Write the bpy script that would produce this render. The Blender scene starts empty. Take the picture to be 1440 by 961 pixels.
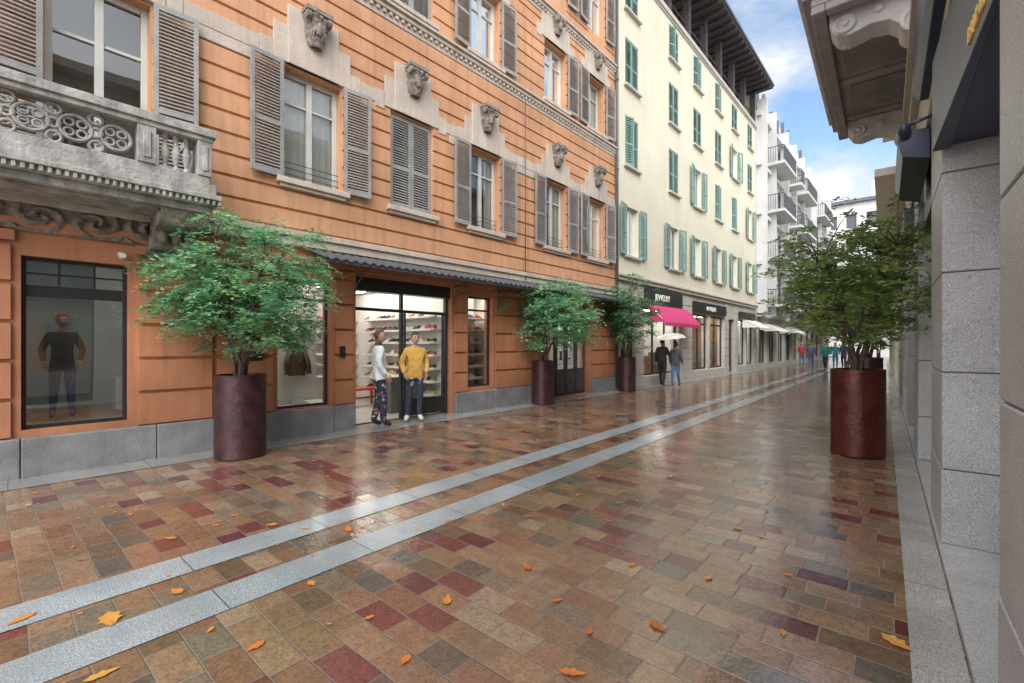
import bpy, math, random
from mathutils import Vector, Matrix, noise as mnoise
random.seed(7)
R=random.random
sc=bpy.context.scene
sc.view_settings.view_transform='Standard'; sc.view_settings.look='None'
sc.view_settings.exposure=0; sc.view_settings.gamma=1
COL=sc.collection
def rad(a): return math.radians(a)

# ------------------------------------------------------------- materials
def mk(name):
    m=bpy.data.materials.new(name); m.use_nodes=True
    nt=m.node_tree; return m,nt,nt.nodes['Principled BSDF']
def nd(nt,t,ins=None,**kw):
    n=nt.nodes.new(t)
    for k,v in kw.items(): setattr(n,k,v)
    if ins:
        for k,v in ins.items():
            s=n.inputs[k]
            if isinstance(v,bpy.types.NodeSocket): nt.links.new(v,s)
            else: s.default_value=v
    return n
def mt(nt,op,a,b=None,c=None,clamp=False):
    n=nt.nodes.new('ShaderNodeMath'); n.operation=op; n.use_clamp=clamp
    for i,v in enumerate((a,b,c)):
        if v is None: continue
        if isinstance(v,bpy.types.NodeSocket): nt.links.new(v,n.inputs[i])
        else: n.inputs[i].default_value=v
    return n.outputs[0]
def mixc(nt,f,a,b,blend='MIX'):
    n=nt.nodes.new('ShaderNodeMix'); n.data_type='RGBA'; n.blend_type=blend
    for i,v in ((0,f),(6,a),(7,b)):
        if isinstance(v,bpy.types.NodeSocket): nt.links.new(v,n.inputs[i])
        else: n.inputs[i].default_value=(v if i==0 else (v[0],v[1],v[2],1))
    return n.outputs[2]
def ramp(nt,f,stops,interp='LINEAR'):
    n=nt.nodes.new('ShaderNodeValToRGB'); cr=n.color_ramp; cr.interpolation=interp
    while len(cr.elements)<len(stops): cr.elements.new(0.5)
    for e,(p,c) in zip(cr.elements,stops):
        e.position=p; e.color=(c[0],c[1],c[2],1) if not isinstance(c,(int,float)) else (c,c,c,1)
    nt.links.new(f,n.inputs[0]); return n.outputs[0]
def pos(nt,scale=None):
    g=nd(nt,'ShaderNodeNewGeometry')
    if scale is None: return g.outputs['Position']
    v=nd(nt,'ShaderNodeVectorMath',{0:g.outputs['Position'],1:scale},operation='MULTIPLY')
    return v.outputs[0]
def noise(nt,vec,scale,detail=3,rough=.6):
    return nd(nt,'ShaderNodeTexNoise',{'Vector':vec,'Scale':scale,'Detail':detail,'Roughness':rough}).outputs['Fac']
def pmat(name,col,rough=.7,var=.2,scale=1.5,bump=.15,bscale=60,metal=0,streak=0,speck=0,spec=.5,base=0):
    m,nt,b=mk(name)
    p=pos(nt)
    n1=noise(nt,p,scale,4)
    c=mixc(nt,ramp(nt,n1,[(.3,0),(.7,1)]),[x*(1-var) for x in col],[min(1,x*(1+var)) for x in col])
    if streak:
        s=noise(nt,pos(nt,(5,5,.45)),1.3,4,.65)
        f=ramp(nt,s,[(.46,0),(.75,streak)])
        c=mixc(nt,f,c,[x*.38 for x in col])
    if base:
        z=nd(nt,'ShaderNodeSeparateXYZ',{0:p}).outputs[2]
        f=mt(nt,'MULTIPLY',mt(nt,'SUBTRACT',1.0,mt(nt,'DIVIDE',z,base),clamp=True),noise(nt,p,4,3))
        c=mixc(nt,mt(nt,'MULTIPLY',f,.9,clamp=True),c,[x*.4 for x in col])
    if speck:
        s=noise(nt,p,160,2,.8)
        c=mixc(nt,ramp(nt,s,[(.35,speck),(.5,0)]),c,[x*.35 for x in col])
        c=mixc(nt,ramp(nt,s,[(.52,0),(.66,speck)]),c,[min(1,x*1.6) for x in col])
    nt.links.new(c,b.inputs['Base Color'])
    b.inputs['Roughness'].default_value=rough; b.inputs['Metallic'].default_value=metal
    b.inputs['Specular IOR Level'].default_value=spec
    if bump:
        h=noise(nt,p,bscale*.5,4,.7)
        bp=nd(nt,'ShaderNodeBump',{'Height':h,'Strength':bump*1.6,'Distance':.02})
        nt.links.new(bp.outputs[0],b.inputs['Normal'])
    return m
def emat(name,col,st):
    m,nt,b=mk(name)
    b.inputs['Base Color'].default_value=(*col,1)
    b.inputs['Emission Color'].default_value=(*col,1); b.inputs['Emission Strength'].default_value=st
    return m
def glassmat(name,tint=(.8,.85,.85),lo=.12,hi=.9,blend=.3,bump=.06):
    m,nt,b=mk(name); nt.nodes.remove(b)
    out=nt.nodes['Material Output']
    tr=nd(nt,'ShaderNodeBsdfTransparent',{'Color':(*tint,1)})
    gl=nd(nt,'ShaderNodeBsdfGlossy',{'Color':(.95,.97,1,1),'Roughness':.01})
    if bump:
        h=noise(nt,pos(nt),1.2,1)
        bp=nd(nt,'ShaderNodeBump',{'Height':h,'Strength':bump,'Distance':.05})
        nt.links.new(bp.outputs[0],gl.inputs['Normal'])
    fr=nd(nt,'ShaderNodeLayerWeight',{'Blend':blend})
    f=mt(nt,'MULTIPLY_ADD',fr.outputs['Fresnel'],hi-lo,lo,clamp=True)
    mx=nd(nt,'ShaderNodeMixShader',{0:f,1:tr.outputs[0],2:gl.outputs[0]})
    nt.links.new(mx.outputs[0],out.inputs[0]); return m

ORANGE=pmat('orange_plaster',(.585,.310,.172),.85,.15,.7,.12,90,streak=.42)
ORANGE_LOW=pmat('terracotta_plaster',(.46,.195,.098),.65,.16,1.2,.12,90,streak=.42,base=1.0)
STUCCO=pmat('pale_stucco',(.53,.455,.385),.85,.14,1.5,.3,50,streak=.42)
CARVED=pmat('carved_stone',(.25,.215,.185),.85,.45,9,.6,40,streak=.5)
BALC=pmat('weathered_stone',(.37,.36,.34),.85,.4,5,.5,45,streak=.8)
CREAM=pmat('cream_plaster',(.67,.625,.49),.85,.06,.5,.08,60,streak=.14)
BAND=pmat('beige_stone',(.50,.465,.415),.75,.1,2,.15,60,streak=.2)
GRANITE=pmat('grey_granite',(.38,.39,.405),.42,.14,2,.12,120,speck=.85)
PLINTH=pmat('plinth_granite',(.21,.21,.215),.42,.3,2.5,.35,60,speck=.65,streak=.4)
KERB=pmat('pale_granite_slab',(.42,.435,.445),.18,.15,3,.12,80,speck=.6)
SHUT=pmat('grey_shutter_paint',(.30,.295,.285),.6,.2,4,.15,60,streak=.35)
SHUTG=pmat('green_shutter_paint',(.18,.315,.285),.6,.15,4,.1,60,streak=.15)
WFRAME=pmat('window_frame_paint',(.54,.54,.50),.5,.1,3,.05)
WFRAMEW=pmat('white_frame_paint',(.66,.66,.63),.5,.06,3,.05)
BLACK=pmat('black_metal',(.022,.023,.025),.35,.2,4,.03)
DARKM=pmat('dark_grey_metal',(.08,.088,.10),.4,.2,4,.1,60)
NAVY=pmat('navy_panel',(.028,.036,.08),.35,.15,2,.03)
ROOM=pmat('white_interior',(.78,.76,.72),.8,.04,1,0)
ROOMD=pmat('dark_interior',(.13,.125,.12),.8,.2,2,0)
ROOMG=pmat('grey_green_interior',(.40,.46,.46),.8,.15,2,0)
WOOD=pmat('warm_wood',(.36,.21,.10),.5,.2,5,.05)
CURT=pmat('curtain_cloth',(.74,.74,.70),.9,.08,3,0)
GLASS=glassmat('window_glass',(.85,.9,.9),.14,.85)
GLASSR=glassmat('reflective_glass',(.75,.8,.8),.30,.92)
SHOPGL=glassmat('shop_glass',(.95,.98,.98),.04,.5,.12,0)
CORTEN=pmat('rusty_corten_steel',(.105,.022,.017),.28,.5,6,.25,50,metal=.35,streak=.6)
CORTEND=pmat('dark_corten_steel',(.060,.026,.029),.34,.5,6,.25,50,metal=.3,streak=.55)
SOIL=pmat('soil',(.05,.035,.025),.95,.4,10,.8,40)
BARK=pmat('bark',(.12,.09,.07),.85,.3,14,.6,60)
WHITEB=pmat('white_concrete',(.58,.58,.57),.8,.07,1,.08,streak=.2)
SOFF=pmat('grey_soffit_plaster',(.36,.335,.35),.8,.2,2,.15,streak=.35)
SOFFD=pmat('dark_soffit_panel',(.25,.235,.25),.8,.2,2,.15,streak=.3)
WHST=pmat('white_carved_stone',(.64,.64,.65),.8,.14,4,.3,50,streak=.35)
WOODD=pmat('dark_timber_eave',(.06,.05,.055),.7,.3,5,.2)
LAMP=emat('shop_lamp',(1,.96,.88),17)
LAMPW=emat('warm_shop_lamp',(1,.88,.70),18)
PINK=pmat('pink_awning_cloth',(.56,.045,.16),.7,.08,3,.1)
WHITEC=pmat('white_awning_cloth',(.72,.71,.69),.7,.06,3,.1)
GOLD=pmat('gold_letters',(.85,.58,.14),.4,.1,5,0,metal=.2)
LETT=emat('sign_letters',(.75,.75,.72),.3)
RED=pmat('red_lacquer',(.65,.05,.02),.3,.1,3,0)
BRASS=pmat('brass',(.5,.36,.14),.3,.1,3,0,metal=.8)

def paver_mat():
    m,nt,b=mk('wet_porphyry_pavers')
    p=pos(nt)
    mp=nd(nt,'ShaderNodeMapping',{'Vector':p,'Rotation':(0,0,rad(-1.7))})
    wn=nd(nt,'ShaderNodeTexNoise',{'Vector':p,'Scale':1.4,'Detail':1})
    wv=nd(nt,'ShaderNodeVectorMath',{0:wn.outputs['Color'],1:(.5,.5,.5)},operation='SUBTRACT')
    wv=nd(nt,'ShaderNodeVectorMath',{0:wv.outputs[0],1:(.03,.03,0)},operation='MULTIPLY')
    wv=nd(nt,'ShaderNodeVectorMath',{0:wv.outputs[0],1:mp.outputs[0]},operation='ADD')
    sp=nd(nt,'ShaderNodeSeparateXYZ',{0:wv.outputs[0]})
    H=.175
    yy=mt(nt,'DIVIDE',sp.outputs[1],H); row=mt(nt,'FLOOR',yy); fy=mt(nt,'FRACT',yy)
    rn=nd(nt,'ShaderNodeTexWhiteNoise',{'W':row},noise_dimensions='1D')
    rs=nd(nt,'ShaderNodeSeparateColor',{0:rn.outputs['Color']})
    w=mt(nt,'MULTIPLY_ADD',rs.outputs[1],.09,.25)
    xx=mt(nt,'ADD',mt(nt,'DIVIDE',sp.outputs[0],w),mt(nt,'MULTIPLY',rs.outputs[0],9.0))
    cr=nd(nt,'ShaderNodeTexWhiteNoise',{'Vector':nd(nt,'ShaderNodeCombineXYZ',{0:mt(nt,'ROUND',xx),1:row}).outputs[0]},noise_dimensions='2D')
    off=mt(nt,'MULTIPLY',mt(nt,'SUBTRACT',cr.outputs['Value'],.5),.34)
    xs=mt(nt,'SUBTRACT',xx,off)
    near=mt(nt,'ROUND',xx)
    side=mt(nt,'LESS_THAN',xs,near)
    col=mt(nt,'SUBTRACT',near,side)
    dx=mt(nt,'MULTIPLY',mt(nt,'ABSOLUTE',mt(nt,'SUBTRACT',xs,near)),w)
    dy=mt(nt,'MULTIPLY',mt(nt,'MINIMUM',fy,mt(nt,'SUBTRACT',1.0,fy)),H)
    dist=mt(nt,'MINIMUM',dx,dy)
    jn=mt(nt,'MULTIPLY_ADD',noise(nt,p,40,1),.006,-.003)
    solid=nd(nt,'ShaderNodeMapRange',{'Value':mt(nt,'ADD',dist,jn),'From Min':.0015,'From Max':.006},interpolation_type='SMOOTHSTEP').outputs[0]
    cid=nd(nt,'ShaderNodeCombineXYZ',{0:col,1:row})
    wnz=nd(nt,'ShaderNodeTexWhiteNoise',{'Vector':cid.outputs[0]},noise_dimensions='2D')
    cs=nd(nt,'ShaderNodeSeparateColor',{0:wnz.outputs['Color']})
    c=ramp(nt,cs.outputs[0],[(0,(.200,.130,.080)),(.15,(.140,.095,.062)),(.28,(.245,.163,.105)),(.42,(.190,.106,.068)),
        (.54,(.150,.052,.046)),(.63,(.168,.138,.102)),(.73,(.230,.138,.088)),(.84,(.105,.034,.038)),(.90,(.108,.092,.076)),(.955,(.28,.215,.15))],'CONSTANT')
    n=noise(nt,p,14,5,.7)
    c=mixc(nt,ramp(nt,n,[(.3,.0),(.75,.75)]),c,mixc(nt,1.0,c,(2.0,1.85,1.75),'MULTIPLY'))
    n2=noise(nt,p,60,3,.7)
    c=mixc(nt,ramp(nt,n2,[(.35,.65),(.55,0)]),c,mixc(nt,1.0,c,(.45,.42,.4),'MULTIPLY'))
    big=noise(nt,p,.7,2)
    c=mixc(nt,ramp(nt,big,[(.35,.35),(.6,0)]),c,mixc(nt,1.0,c,(.6,.58,.56),'MULTIPLY'))
    c=mixc(nt,mt(nt,'SUBTRACT',1.0,solid),c,(.20,.175,.145))
    nt.links.new(c,b.inputs['Base Color'])
    wet=ramp(nt,noise(nt,p,.9,4,.6),[(.40,.03),(.66,.17)])
    wet2=mt(nt,'ADD',wet,mt(nt,'MULTIPLY',cs.outputs[1],.05))
    ro=mt(nt,'ADD',wet2,mt(nt,'MULTIPLY',mt(nt,'SUBTRACT',1.0,solid),.12),clamp=True)
    nt.links.new(ro,b.inputs['Roughness'])
    b.inputs['Specular IOR Level'].default_value=1.0
    b.inputs['IOR'].default_value=1.65
    tilt=mt(nt,'ADD',mt(nt,'MULTIPLY',mt(nt,'SUBTRACT',cs.outputs[1],.5),mt(nt,'MULTIPLY',dx,.035)),
        mt(nt,'MULTIPLY',mt(nt,'SUBTRACT',cs.outputs[2],.5),mt(nt,'MULTIPLY',fy,.0055)))
    hh=mt(nt,'ADD',mt(nt,'MULTIPLY',solid,.003),mt(nt,'MULTIPLY',noise(nt,p,11,5,.62),.0048))
    hh=mt(nt,'ADD',hh,tilt)
    bp=nd(nt,'ShaderNodeBump',{'Height':hh,'Strength':.7,'Distance':1.0})
    nt.links.new(bp.outputs[0],b.inputs['Normal'])
    return m
PAVERS=paver_mat()
def slab_mat(name,col,lx,ly,rot=0,rough=.22):
    m,nt,b=mk(name); p=pos(nt)
    mp=nd(nt,'ShaderNodeMapping',{'Vector':p,'Rotation':(0,0,rad(rot))})
    sp=nd(nt,'ShaderNodeSeparateXYZ',{0:mp.outputs[0]})
    y=mt(nt,'DIVIDE',sp.outputs[1],ly); fy=mt(nt,'FRACT',y)
    d=mt(nt,'MULTIPLY',mt(nt,'MINIMUM',fy,mt(nt,'SUBTRACT',1.0,fy)),ly)
    j=mt(nt,'LESS_THAN',d,.004)
    idn=nd(nt,'ShaderNodeTexWhiteNoise',{'W':mt(nt,'FLOOR',y)},noise_dimensions='1D')
    c=mixc(nt,idn.outputs['Value'],[x*.85 for x in col],[x*1.12 for x in col])
    s=noise(nt,p,110,2,.8)
    c=mixc(nt,ramp(nt,s,[(.38,.75),(.5,0)]),c,[x*.35 for x in col])
    c=mixc(nt,ramp(nt,s,[(.52,0),(.64,.7)]),c,[min(1,x*1.7) for x in col])
    c=mixc(nt,ramp(nt,noise(nt,p,1.7,4),[(.4,.45),(.62,0)]),c,[x*.55 for x in col])
    c=mixc(nt,j,c,[x*.25 for x in col])
    nt.links.new(c,b.inputs['Base Color'])
    nt.links.new(ramp(nt,noise(nt,p,1.3,3),[(.35,rough*.4),(.65,rough*1.3)]),b.inputs['Roughness'])
    b.inputs['Specular IOR Level'].default_value=.8
    hh=mt(nt,'ADD',mt(nt,'MULTIPLY',j,-.003),mt(nt,'MULTIPLY',noise(nt,p,60,3),.0012))
    bp=nd(nt,'ShaderNodeBump',{'Height':hh,'Strength':.6,'Distance':1.0})
    nt.links.new(bp.outputs[0],b.inputs['Normal'])
    return m
STRIPE=slab_mat('grey_granite_stripe',(.38,.43,.455),1,.95,-1.7,.2)
SLABL=slab_mat('pavement_slab',(.30,.30,.295),1,1.2,0,.22)
SLABR=slab_mat('border_slab',(.41,.415,.415),1,1.3,-2.7,.25)

def leafmat(name,stops,trans=.35):
    m,nt,b=mk(name)
    g=nd(nt,'ShaderNodeNewGeometry')
    n=noise(nt,g.outputs['Position'],2.2,2)
    f=mt(nt,'ADD',mt(nt,'MULTIPLY',g.outputs['Random Per Island'],.65),mt(nt,'MULTIPLY_ADD',n,1.5,-.5),clamp=True)
    c=ramp(nt,f,stops)
    nt.links.new(c,b.inputs['Base Color']); b.inputs['Roughness'].default_value=.36
    tl=nd(nt,'ShaderNodeBsdfTranslucent',{'Color':c})
    mx=nd(nt,'ShaderNodeMixShader',{0:trans,1:b.outputs[0],2:tl.outputs[0]})
    nt.links.new(mx.outputs[0],nt.nodes['Material Output'].inputs[0]); return m
LEAF=leafmat('foliage_green',[(0,(.08,.22,.12)),(.4,(.16,.41,.21)),(.75,(.29,.57,.31)),(1,(.50,.67,.32))],.42)
LEAF2=leafmat('foliage_olive',[(0,(.07,.15,.045)),(.4,(.16,.30,.085)),(.75,(.29,.43,.13)),(1,(.52,.48,.12))],.4)
LEAF3=leafmat('foliage_dark',[(0,(.06,.16,.08)),(.5,(.11,.28,.13)),(1,(.24,.42,.18))],.4)
DEADLEAF=leafmat('orange_leaf',[(0,(.34,.08,.025)),(.45,(.66,.20,.035)),(1,(.68,.37,.08))],.1)

# ------------------------------------------------------------- builders
def empty(name,loc=(0,0,0),rz=0,s=1):
    e=bpy.data.objects.new(name,None); e.location=loc; e.rotation_euler=(0,0,rz); e.scale=(s,s,s)
    COL.objects.link(e); e.empty_display_size=.3; return e
def frame(org,da,do):
    o=Vector(org); a=Vector(da).normalized(); u=Vector(do).normalized()
    return lambda x,y,z: o+a*x+u*y+Vector((0,0,z))
W=7.75
FL=frame((-W,0,0),(0,1,0),(1,0,0))
t=rad(2.72)
RD=Vector((-math.sin(t),math.cos(t),0)); RP=Vector((math.cos(t),math.sin(t),0))
FR=frame(RP*.33,RD,-RP)
FI=lambda x,y,z: Vector((x,y,z))
class B:
    def __init__(s,name,mats,parent=None,xf=FI,bevel=0,smooth=False):
        s.name=name; s.mats=mats if isinstance(mats,(list,tuple)) else [mats]
        s.parent=parent; s.xf=xf; s.v=[]; s.f=[]; s.mi=[]; s.bevel=bevel; s.smooth=smooth
    def poly(s,pts,m=0):
        i=len(s.v)
        for p in pts: s.v.append(s.xf(*p))
        s.f.append(tuple(range(i,i+len(pts)))); s.mi.append(m)
    def hexa(s,P,m=0):
        i=len(s.v)
        for p in P: s.v.append(s.xf(*p))
        for q in ((0,1,2,3),(4,7,6,5),(0,4,5,1),(1,5,6,2),(2,6,7,3),(3,7,4,0)):
            s.f.append(tuple(i+k for k in q)); s.mi.append(m)
    def box(s,a0,a1,o0,o1,z0,z1,m=0,fn=None):
        P=[(a0,o0,z0),(a1,o0,z0),(a1,o1,z0),(a0,o1,z0),(a0,o0,z1),(a1,o0,z1),(a1,o1,z1),(a0,o1,z1)]
        if fn: P=[fn(*p) for p in P]
        s.hexa(P,m)
    def prism(s,a0,a1,prof,m=0):
        n=len(prof); i=len(s.v)
        for a in (a0,a1):
            for o,z in prof: s.v.append(s.xf(a,o,z))
        s.f.append(tuple(i+k for k in range(n))); s.mi.append(m)
        s.f.append(tuple(i+n+k for k in range(n))); s.mi.append(m)
        for k in range(n):
            k2=(k+1)%n; s.f.append((i+k,i+k2,i+n+k2,i+n+k)); s.mi.append(m)
    def grid(s,rows,m=0,closed=False):
        i=len(s.v); n=len(rows[0])
        for r in rows:
            for p in r: s.v.append(s.xf(*p))
        for a in range(len(rows)-1):
            for k in range(n if closed else n-1):
                k2=(k+1)%n
                s.f.append((i+a*n+k,i+a*n+k2,i+(a+1)*n+k2,i+(a+1)*n+k)); s.mi.append(m)
    def lathe(s,c,prof,seg=24,m=0,axis='z'):
        rows=[]
        for r,z in prof:
            row=[]
            for k in range(seg):
                an=2*math.pi*k/seg
                x,y=r*math.cos(an),r*math.sin(an)
                if axis=='z': row.append((c[0]+x,c[1]+y,c[2]+z))
                elif axis=='a': row.append((c[0]+z,c[1]+x,c[2]+y))
                else: row.append((c[0]+x,c[1]+z,c[2]+y))
            rows.append(row)
        s.grid(rows,m,True)
    def tube(s,pts,rr,seg=6,m=0):
        pts=[Vector(p) for p in pts]; rows=[]
        for i,p in enumerate(pts):
            d=(pts[min(i+1,len(pts)-1)]-pts[max(i-1,0)])
            if d.length<1e-6: d=Vector((0,0,1))
            d.normalize()
            u=d.cross(Vector((0.3,.9,.1))); 
            if u.length<.1: u=d.cross(Vector((1,0,0)))
            u.normalize(); w=d.cross(u)
            r=rr[i] if isinstance(rr,(list,tuple)) else rr
            rows.append([tuple(p+u*r*math.cos(2*math.pi*k/seg)+w*r*math.sin(2*math.pi*k/seg)) for k in range(seg)])
        s.grid(rows,m,True)
        n=len(rows)*seg; i=len(s.v)-n
        s.f.append(tuple(i+k for k in range(seg))); s.mi.append(m)
        s.f.append(tuple(i+n-seg+k for k in range(seg))); s.mi.append(m)
    def torus(s,c,Rr,r,seg=16,sg=5,m=0,a0=0,a1=2*math.pi):
        rows=[]
        for k in range(seg+1):
            an=a0+(a1-a0)*k/seg
            rows.append([(c[0]+(Rr+r*math.cos(q))*math.cos(an),c[1]+r*1.3*math.sin(q),c[2]+(Rr+r*math.cos(q))*math.sin(an)) for q in [2*math.pi*j/sg for j in range(sg)]])
        s.grid(rows,m,True)
    def done(s,recalc=True):
        me=bpy.data.meshes.new(s.name); me.from_pydata([tuple(v) for v in s.v],[],s.f)
        for m in s.mats: me.materials.append(m)
        me.polygons.foreach_set('material_index',s.mi)
        if s.smooth: me.polygons.foreach_set('use_smooth',[True]*len(me.polygons))
        if recalc:
            import bmesh
            bm=bmesh.new(); bm.from_mesh(me); bmesh.ops.recalc_face_normals(bm,faces=bm.faces); bm.to_mesh(me); bm.free()
        me.update()
        o=bpy.data.objects.new(s.name,me); COL.objects.link(o)
        if s.parent: o.parent=s.parent
        if s.bevel:
            md=o.modifiers.new('bevel','BEVEL'); md.width=s.bevel; md.segments=1; md.limit_method='ANGLE'
        return o
def wall(b,a0,a1,z0,z1,ops,depth=.3,m=0,o=0,rm=None):
    rm=m if rm is None else rm
    ops=[q for q in ops if q[1]>a0 and q[0]<a1 and q[3]>z0 and q[2]<z1]
    A=sorted({a0,a1,*[x for q in ops for x in q[:2] if a0<x<a1]})
    Z=sorted({z0,z1,*[x for q in ops for x in q[2:4] if z0<x<z1]})
    def hole(i,j):
        if i<0 or j<0 or i>=len(A)-1 or j>=len(Z)-1: return False
        x=(A[i]+A[i+1])/2; z=(Z[j]+Z[j+1])/2
        return any(q[0]<x<q[1] and q[2]<z<q[3] for q in ops)
    for i in range(len(A)-1):
        for j in range(len(Z)-1):
            x0,x1,y0,y1=A[i],A[i+1],Z[j],Z[j+1]
            if not hole(i,j): b.poly([(x0,o,y0),(x1,o,y0),(x1,o,y1),(x0,o,y1)],m)
            else:
                q=o-depth
                if not hole(i-1,j): b.poly([(x0,o,y0),(x0,q,y0),(x0,q,y1),(x0,o,y1)],rm)
                if not hole(i+1,j): b.poly([(x1,o,y0),(x1,q,y0),(x1,q,y1),(x1,o,y1)],rm)
                if not hole(i,j-1): b.poly([(x0,o,y0),(x1,o,y0),(x1,q,y0),(x0,q,y0)],rm)
                if not hole(i,j+1): b.poly([(x0,o,y1),(x1,o,y1),(x1,q,y1),(x0,q,y1)],rm)
def courses(b,a0,a1,z0,z1,pitch,gap,ops,o1,m=0,vj=0):
    z=z0; k=0
    while z<z1-.05:
        zt=min(z+pitch,z1)-gap
        iv=[(a0,a1)]
        for q in ops:
            if q[2]<zt-.02 and q[3]>z+.02:
                nv=[]
                for s,e in iv:
                    if q[1]<=s or q[0]>=e: nv.append((s,e)); continue
                    if q[0]>s: nv.append((s,q[0]-.006))
                    if q[1]<e: nv.append((q[1]+.006,e))
                iv=nv
        for s,e in iv:
            if e-s<.03: continue
            g=min(.010,(e-s)*.2)
            b.hexa([(s,-.004,z),(e,-.004,z),(e,o1,z+g),(s,o1,z+g),(s,-.004,zt),(e,-.004,zt),(e,o1,zt-g),(s,o1,zt-g)],m)
        z+=pitch; k+=1
def shutter(b,hinge,w,z0,z1,o=.05,ang=0,pitch=.05,m=0,th=.035):
    ca,sa=math.cos(ang),math.sin(ang); sg=1 if w>0 else -1; w=abs(w)
    fn=lambda x,y,z:(hinge+sg*(x*ca-(y)*sa),o+x*sa+y*ca,z)
    st=.055
    b.box(0,st,0,th,z0,z1,m,fn); b.box(w-st,w,0,th,z0,z1,m,fn)
    zm=z0+(z1-z0)*.42
    for za,zb in ((z0,z0+.08),(zm,zm+.06),(z1-.07,z1)): b.box(st,w-st,.002,th-.002,za,zb,m,fn)
    for za,zb in ((z0+.08,zm),(zm+.06,z1-.07)):
        n=max(3,int((zb-za)/pitch)); p=(zb-za)/n
        for k in range(n):
            z=za+k*p
            P=[(st,.003,z+p*.55),(w-st,.003,z+p*.55),(w-st,th-.004,z+.004),(st,th-.004,z+.004),
               (st,.003,z+p*.55+.012),(w-st,.003,z+p*.55+.012),(w-st,th-.004,z+.016),(st,th-.004,z+.016)]
            b.hexa([fn(*q) for q in P],m)
class Win:
    def __init__(s,parent,xf,fm,gm,cm=CURT):
        s.f=B('window_frames',fm,parent,xf,bevel=.004); s.g=B('window_panes',gm,parent,xf); s.c=B('curtains',cm,parent,xf); s.d=B('dark_rooms',ROOMD,parent,xf)
    def add(s,a0,a1,z0,z1,rec=.16,trans=.3,cur=1,fw=.07,st=1):
        f=s.f; o0,o1=-rec-.05,-rec+.02
        f.box(a0,a0+fw,o0,o1,z0,z1); f.box(a1-fw,a1,o0,o1,z0,z1)
        f.box(a0+fw,a1-fw,o0,o1-.003,z0,z0+fw); f.box(a0+fw,a1-fw,o0,o1-.003,z1-fw,z1)
        c=(a0+a1)/2
        if st: f.box(c-.045,c+.045,o0+.004,o1+.012,z0+fw,z1-fw)
        if trans:
            zt=z1-(z1-z0)*trans
            f.box(a0+fw,c-.045,o0+.006,o1-.008,zt-.02,zt+.02); f.box(c+.045,a1-fw,o0+.006,o1-.008,zt-.02,zt+.02)
        s.g.poly([(a0+fw,-rec-.02,z0+fw),(a1-fw,-rec-.02,z0+fw),(a1-fw,-rec-.02,z1-fw),(a0+fw,-rec-.02,z1-fw)])
        if cur:
            cw={1:.3,2:.5,3:.4}[cur]
            for (x0,x1) in ((a0,a0+(a1-a0)*cw),(a1-(a1-a0)*cw,a1)):
                n=14; r0=[];r1=[]
                for k in range(n+1):
                    x=x0+(x1-x0)*k/n; w=.014*math.sin(k*1.9+x0)
                    r0.append((x,-rec-.075+w,z0)); r1.append((x,-rec-.075+w*.6,z1))
                s.c.grid([r0,r1])
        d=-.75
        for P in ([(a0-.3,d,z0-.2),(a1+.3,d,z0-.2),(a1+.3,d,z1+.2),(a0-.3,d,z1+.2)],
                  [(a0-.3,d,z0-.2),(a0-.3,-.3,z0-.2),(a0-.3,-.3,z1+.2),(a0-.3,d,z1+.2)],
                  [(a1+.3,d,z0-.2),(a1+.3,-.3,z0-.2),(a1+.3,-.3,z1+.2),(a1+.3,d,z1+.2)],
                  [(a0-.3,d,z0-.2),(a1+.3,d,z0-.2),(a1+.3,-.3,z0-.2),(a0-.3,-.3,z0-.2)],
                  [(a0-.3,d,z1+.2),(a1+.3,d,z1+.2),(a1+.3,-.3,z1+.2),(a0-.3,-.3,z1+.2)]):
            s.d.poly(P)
    def done(s):
        for x in (s.f,s.g,s.c,s.d): x.done(recalc=True)
def room(b,a0,a1,o0,o1,z0,z1,m=0,mf=None):
    mf=m if mf is None else mf
    b.poly([(a0,o0,z0),(a1,o0,z0),(a1,o0,z1),(a0,o0,z1)],m)
    b.poly([(a0,o0,z0),(a0,o1,z0),(a0,o1,z1),(a0,o0,z1)],m)
    b.poly([(a1,o0,z0),(a1,o1,z0),(a1,o1,z1),(a1,o0,z1)],m)
    b.poly([(a0,o0,z0),(a1,o0,z0),(a1,o1,z0),(a0,o1,z0)],mf)
    b.poly([(a0,o0,z1),(a1,o0,z1),(a1,o1,z1),(a0,o1,z1)],m)
def shopframe(f,g,a0,a1,z0,z1,rec=.12,fw=.05,mull=(),rails=()):
    o0,o1=-rec-.06,-rec
    f.box(a0,a0+fw,o0,o1,z0,z1); f.box(a1-fw,a1,o0,o1,z0,z1)
    f.box(a0+fw,a1-fw,o0,o1-.003,z0,z0+fw); f.box(a0+fw,a1-fw,o0,o1-.003,z1-fw,z1)
    for x in mull: f.box(x-fw/2,x+fw/2,o0+.002,o1-.005,z0+fw,z1-fw)
    for z in rails: f.box(a0+fw,a1-fw,o0+.004,o1-.007,z-fw/2,z+fw/2)
    g.poly([(a0+fw,-rec-.03,z0+fw),(a1-fw,-rec-.03,z0+fw),(a1-fw,-rec-.03,z1-fw),(a0+fw,-rec-.03,z1-fw)])
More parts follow.
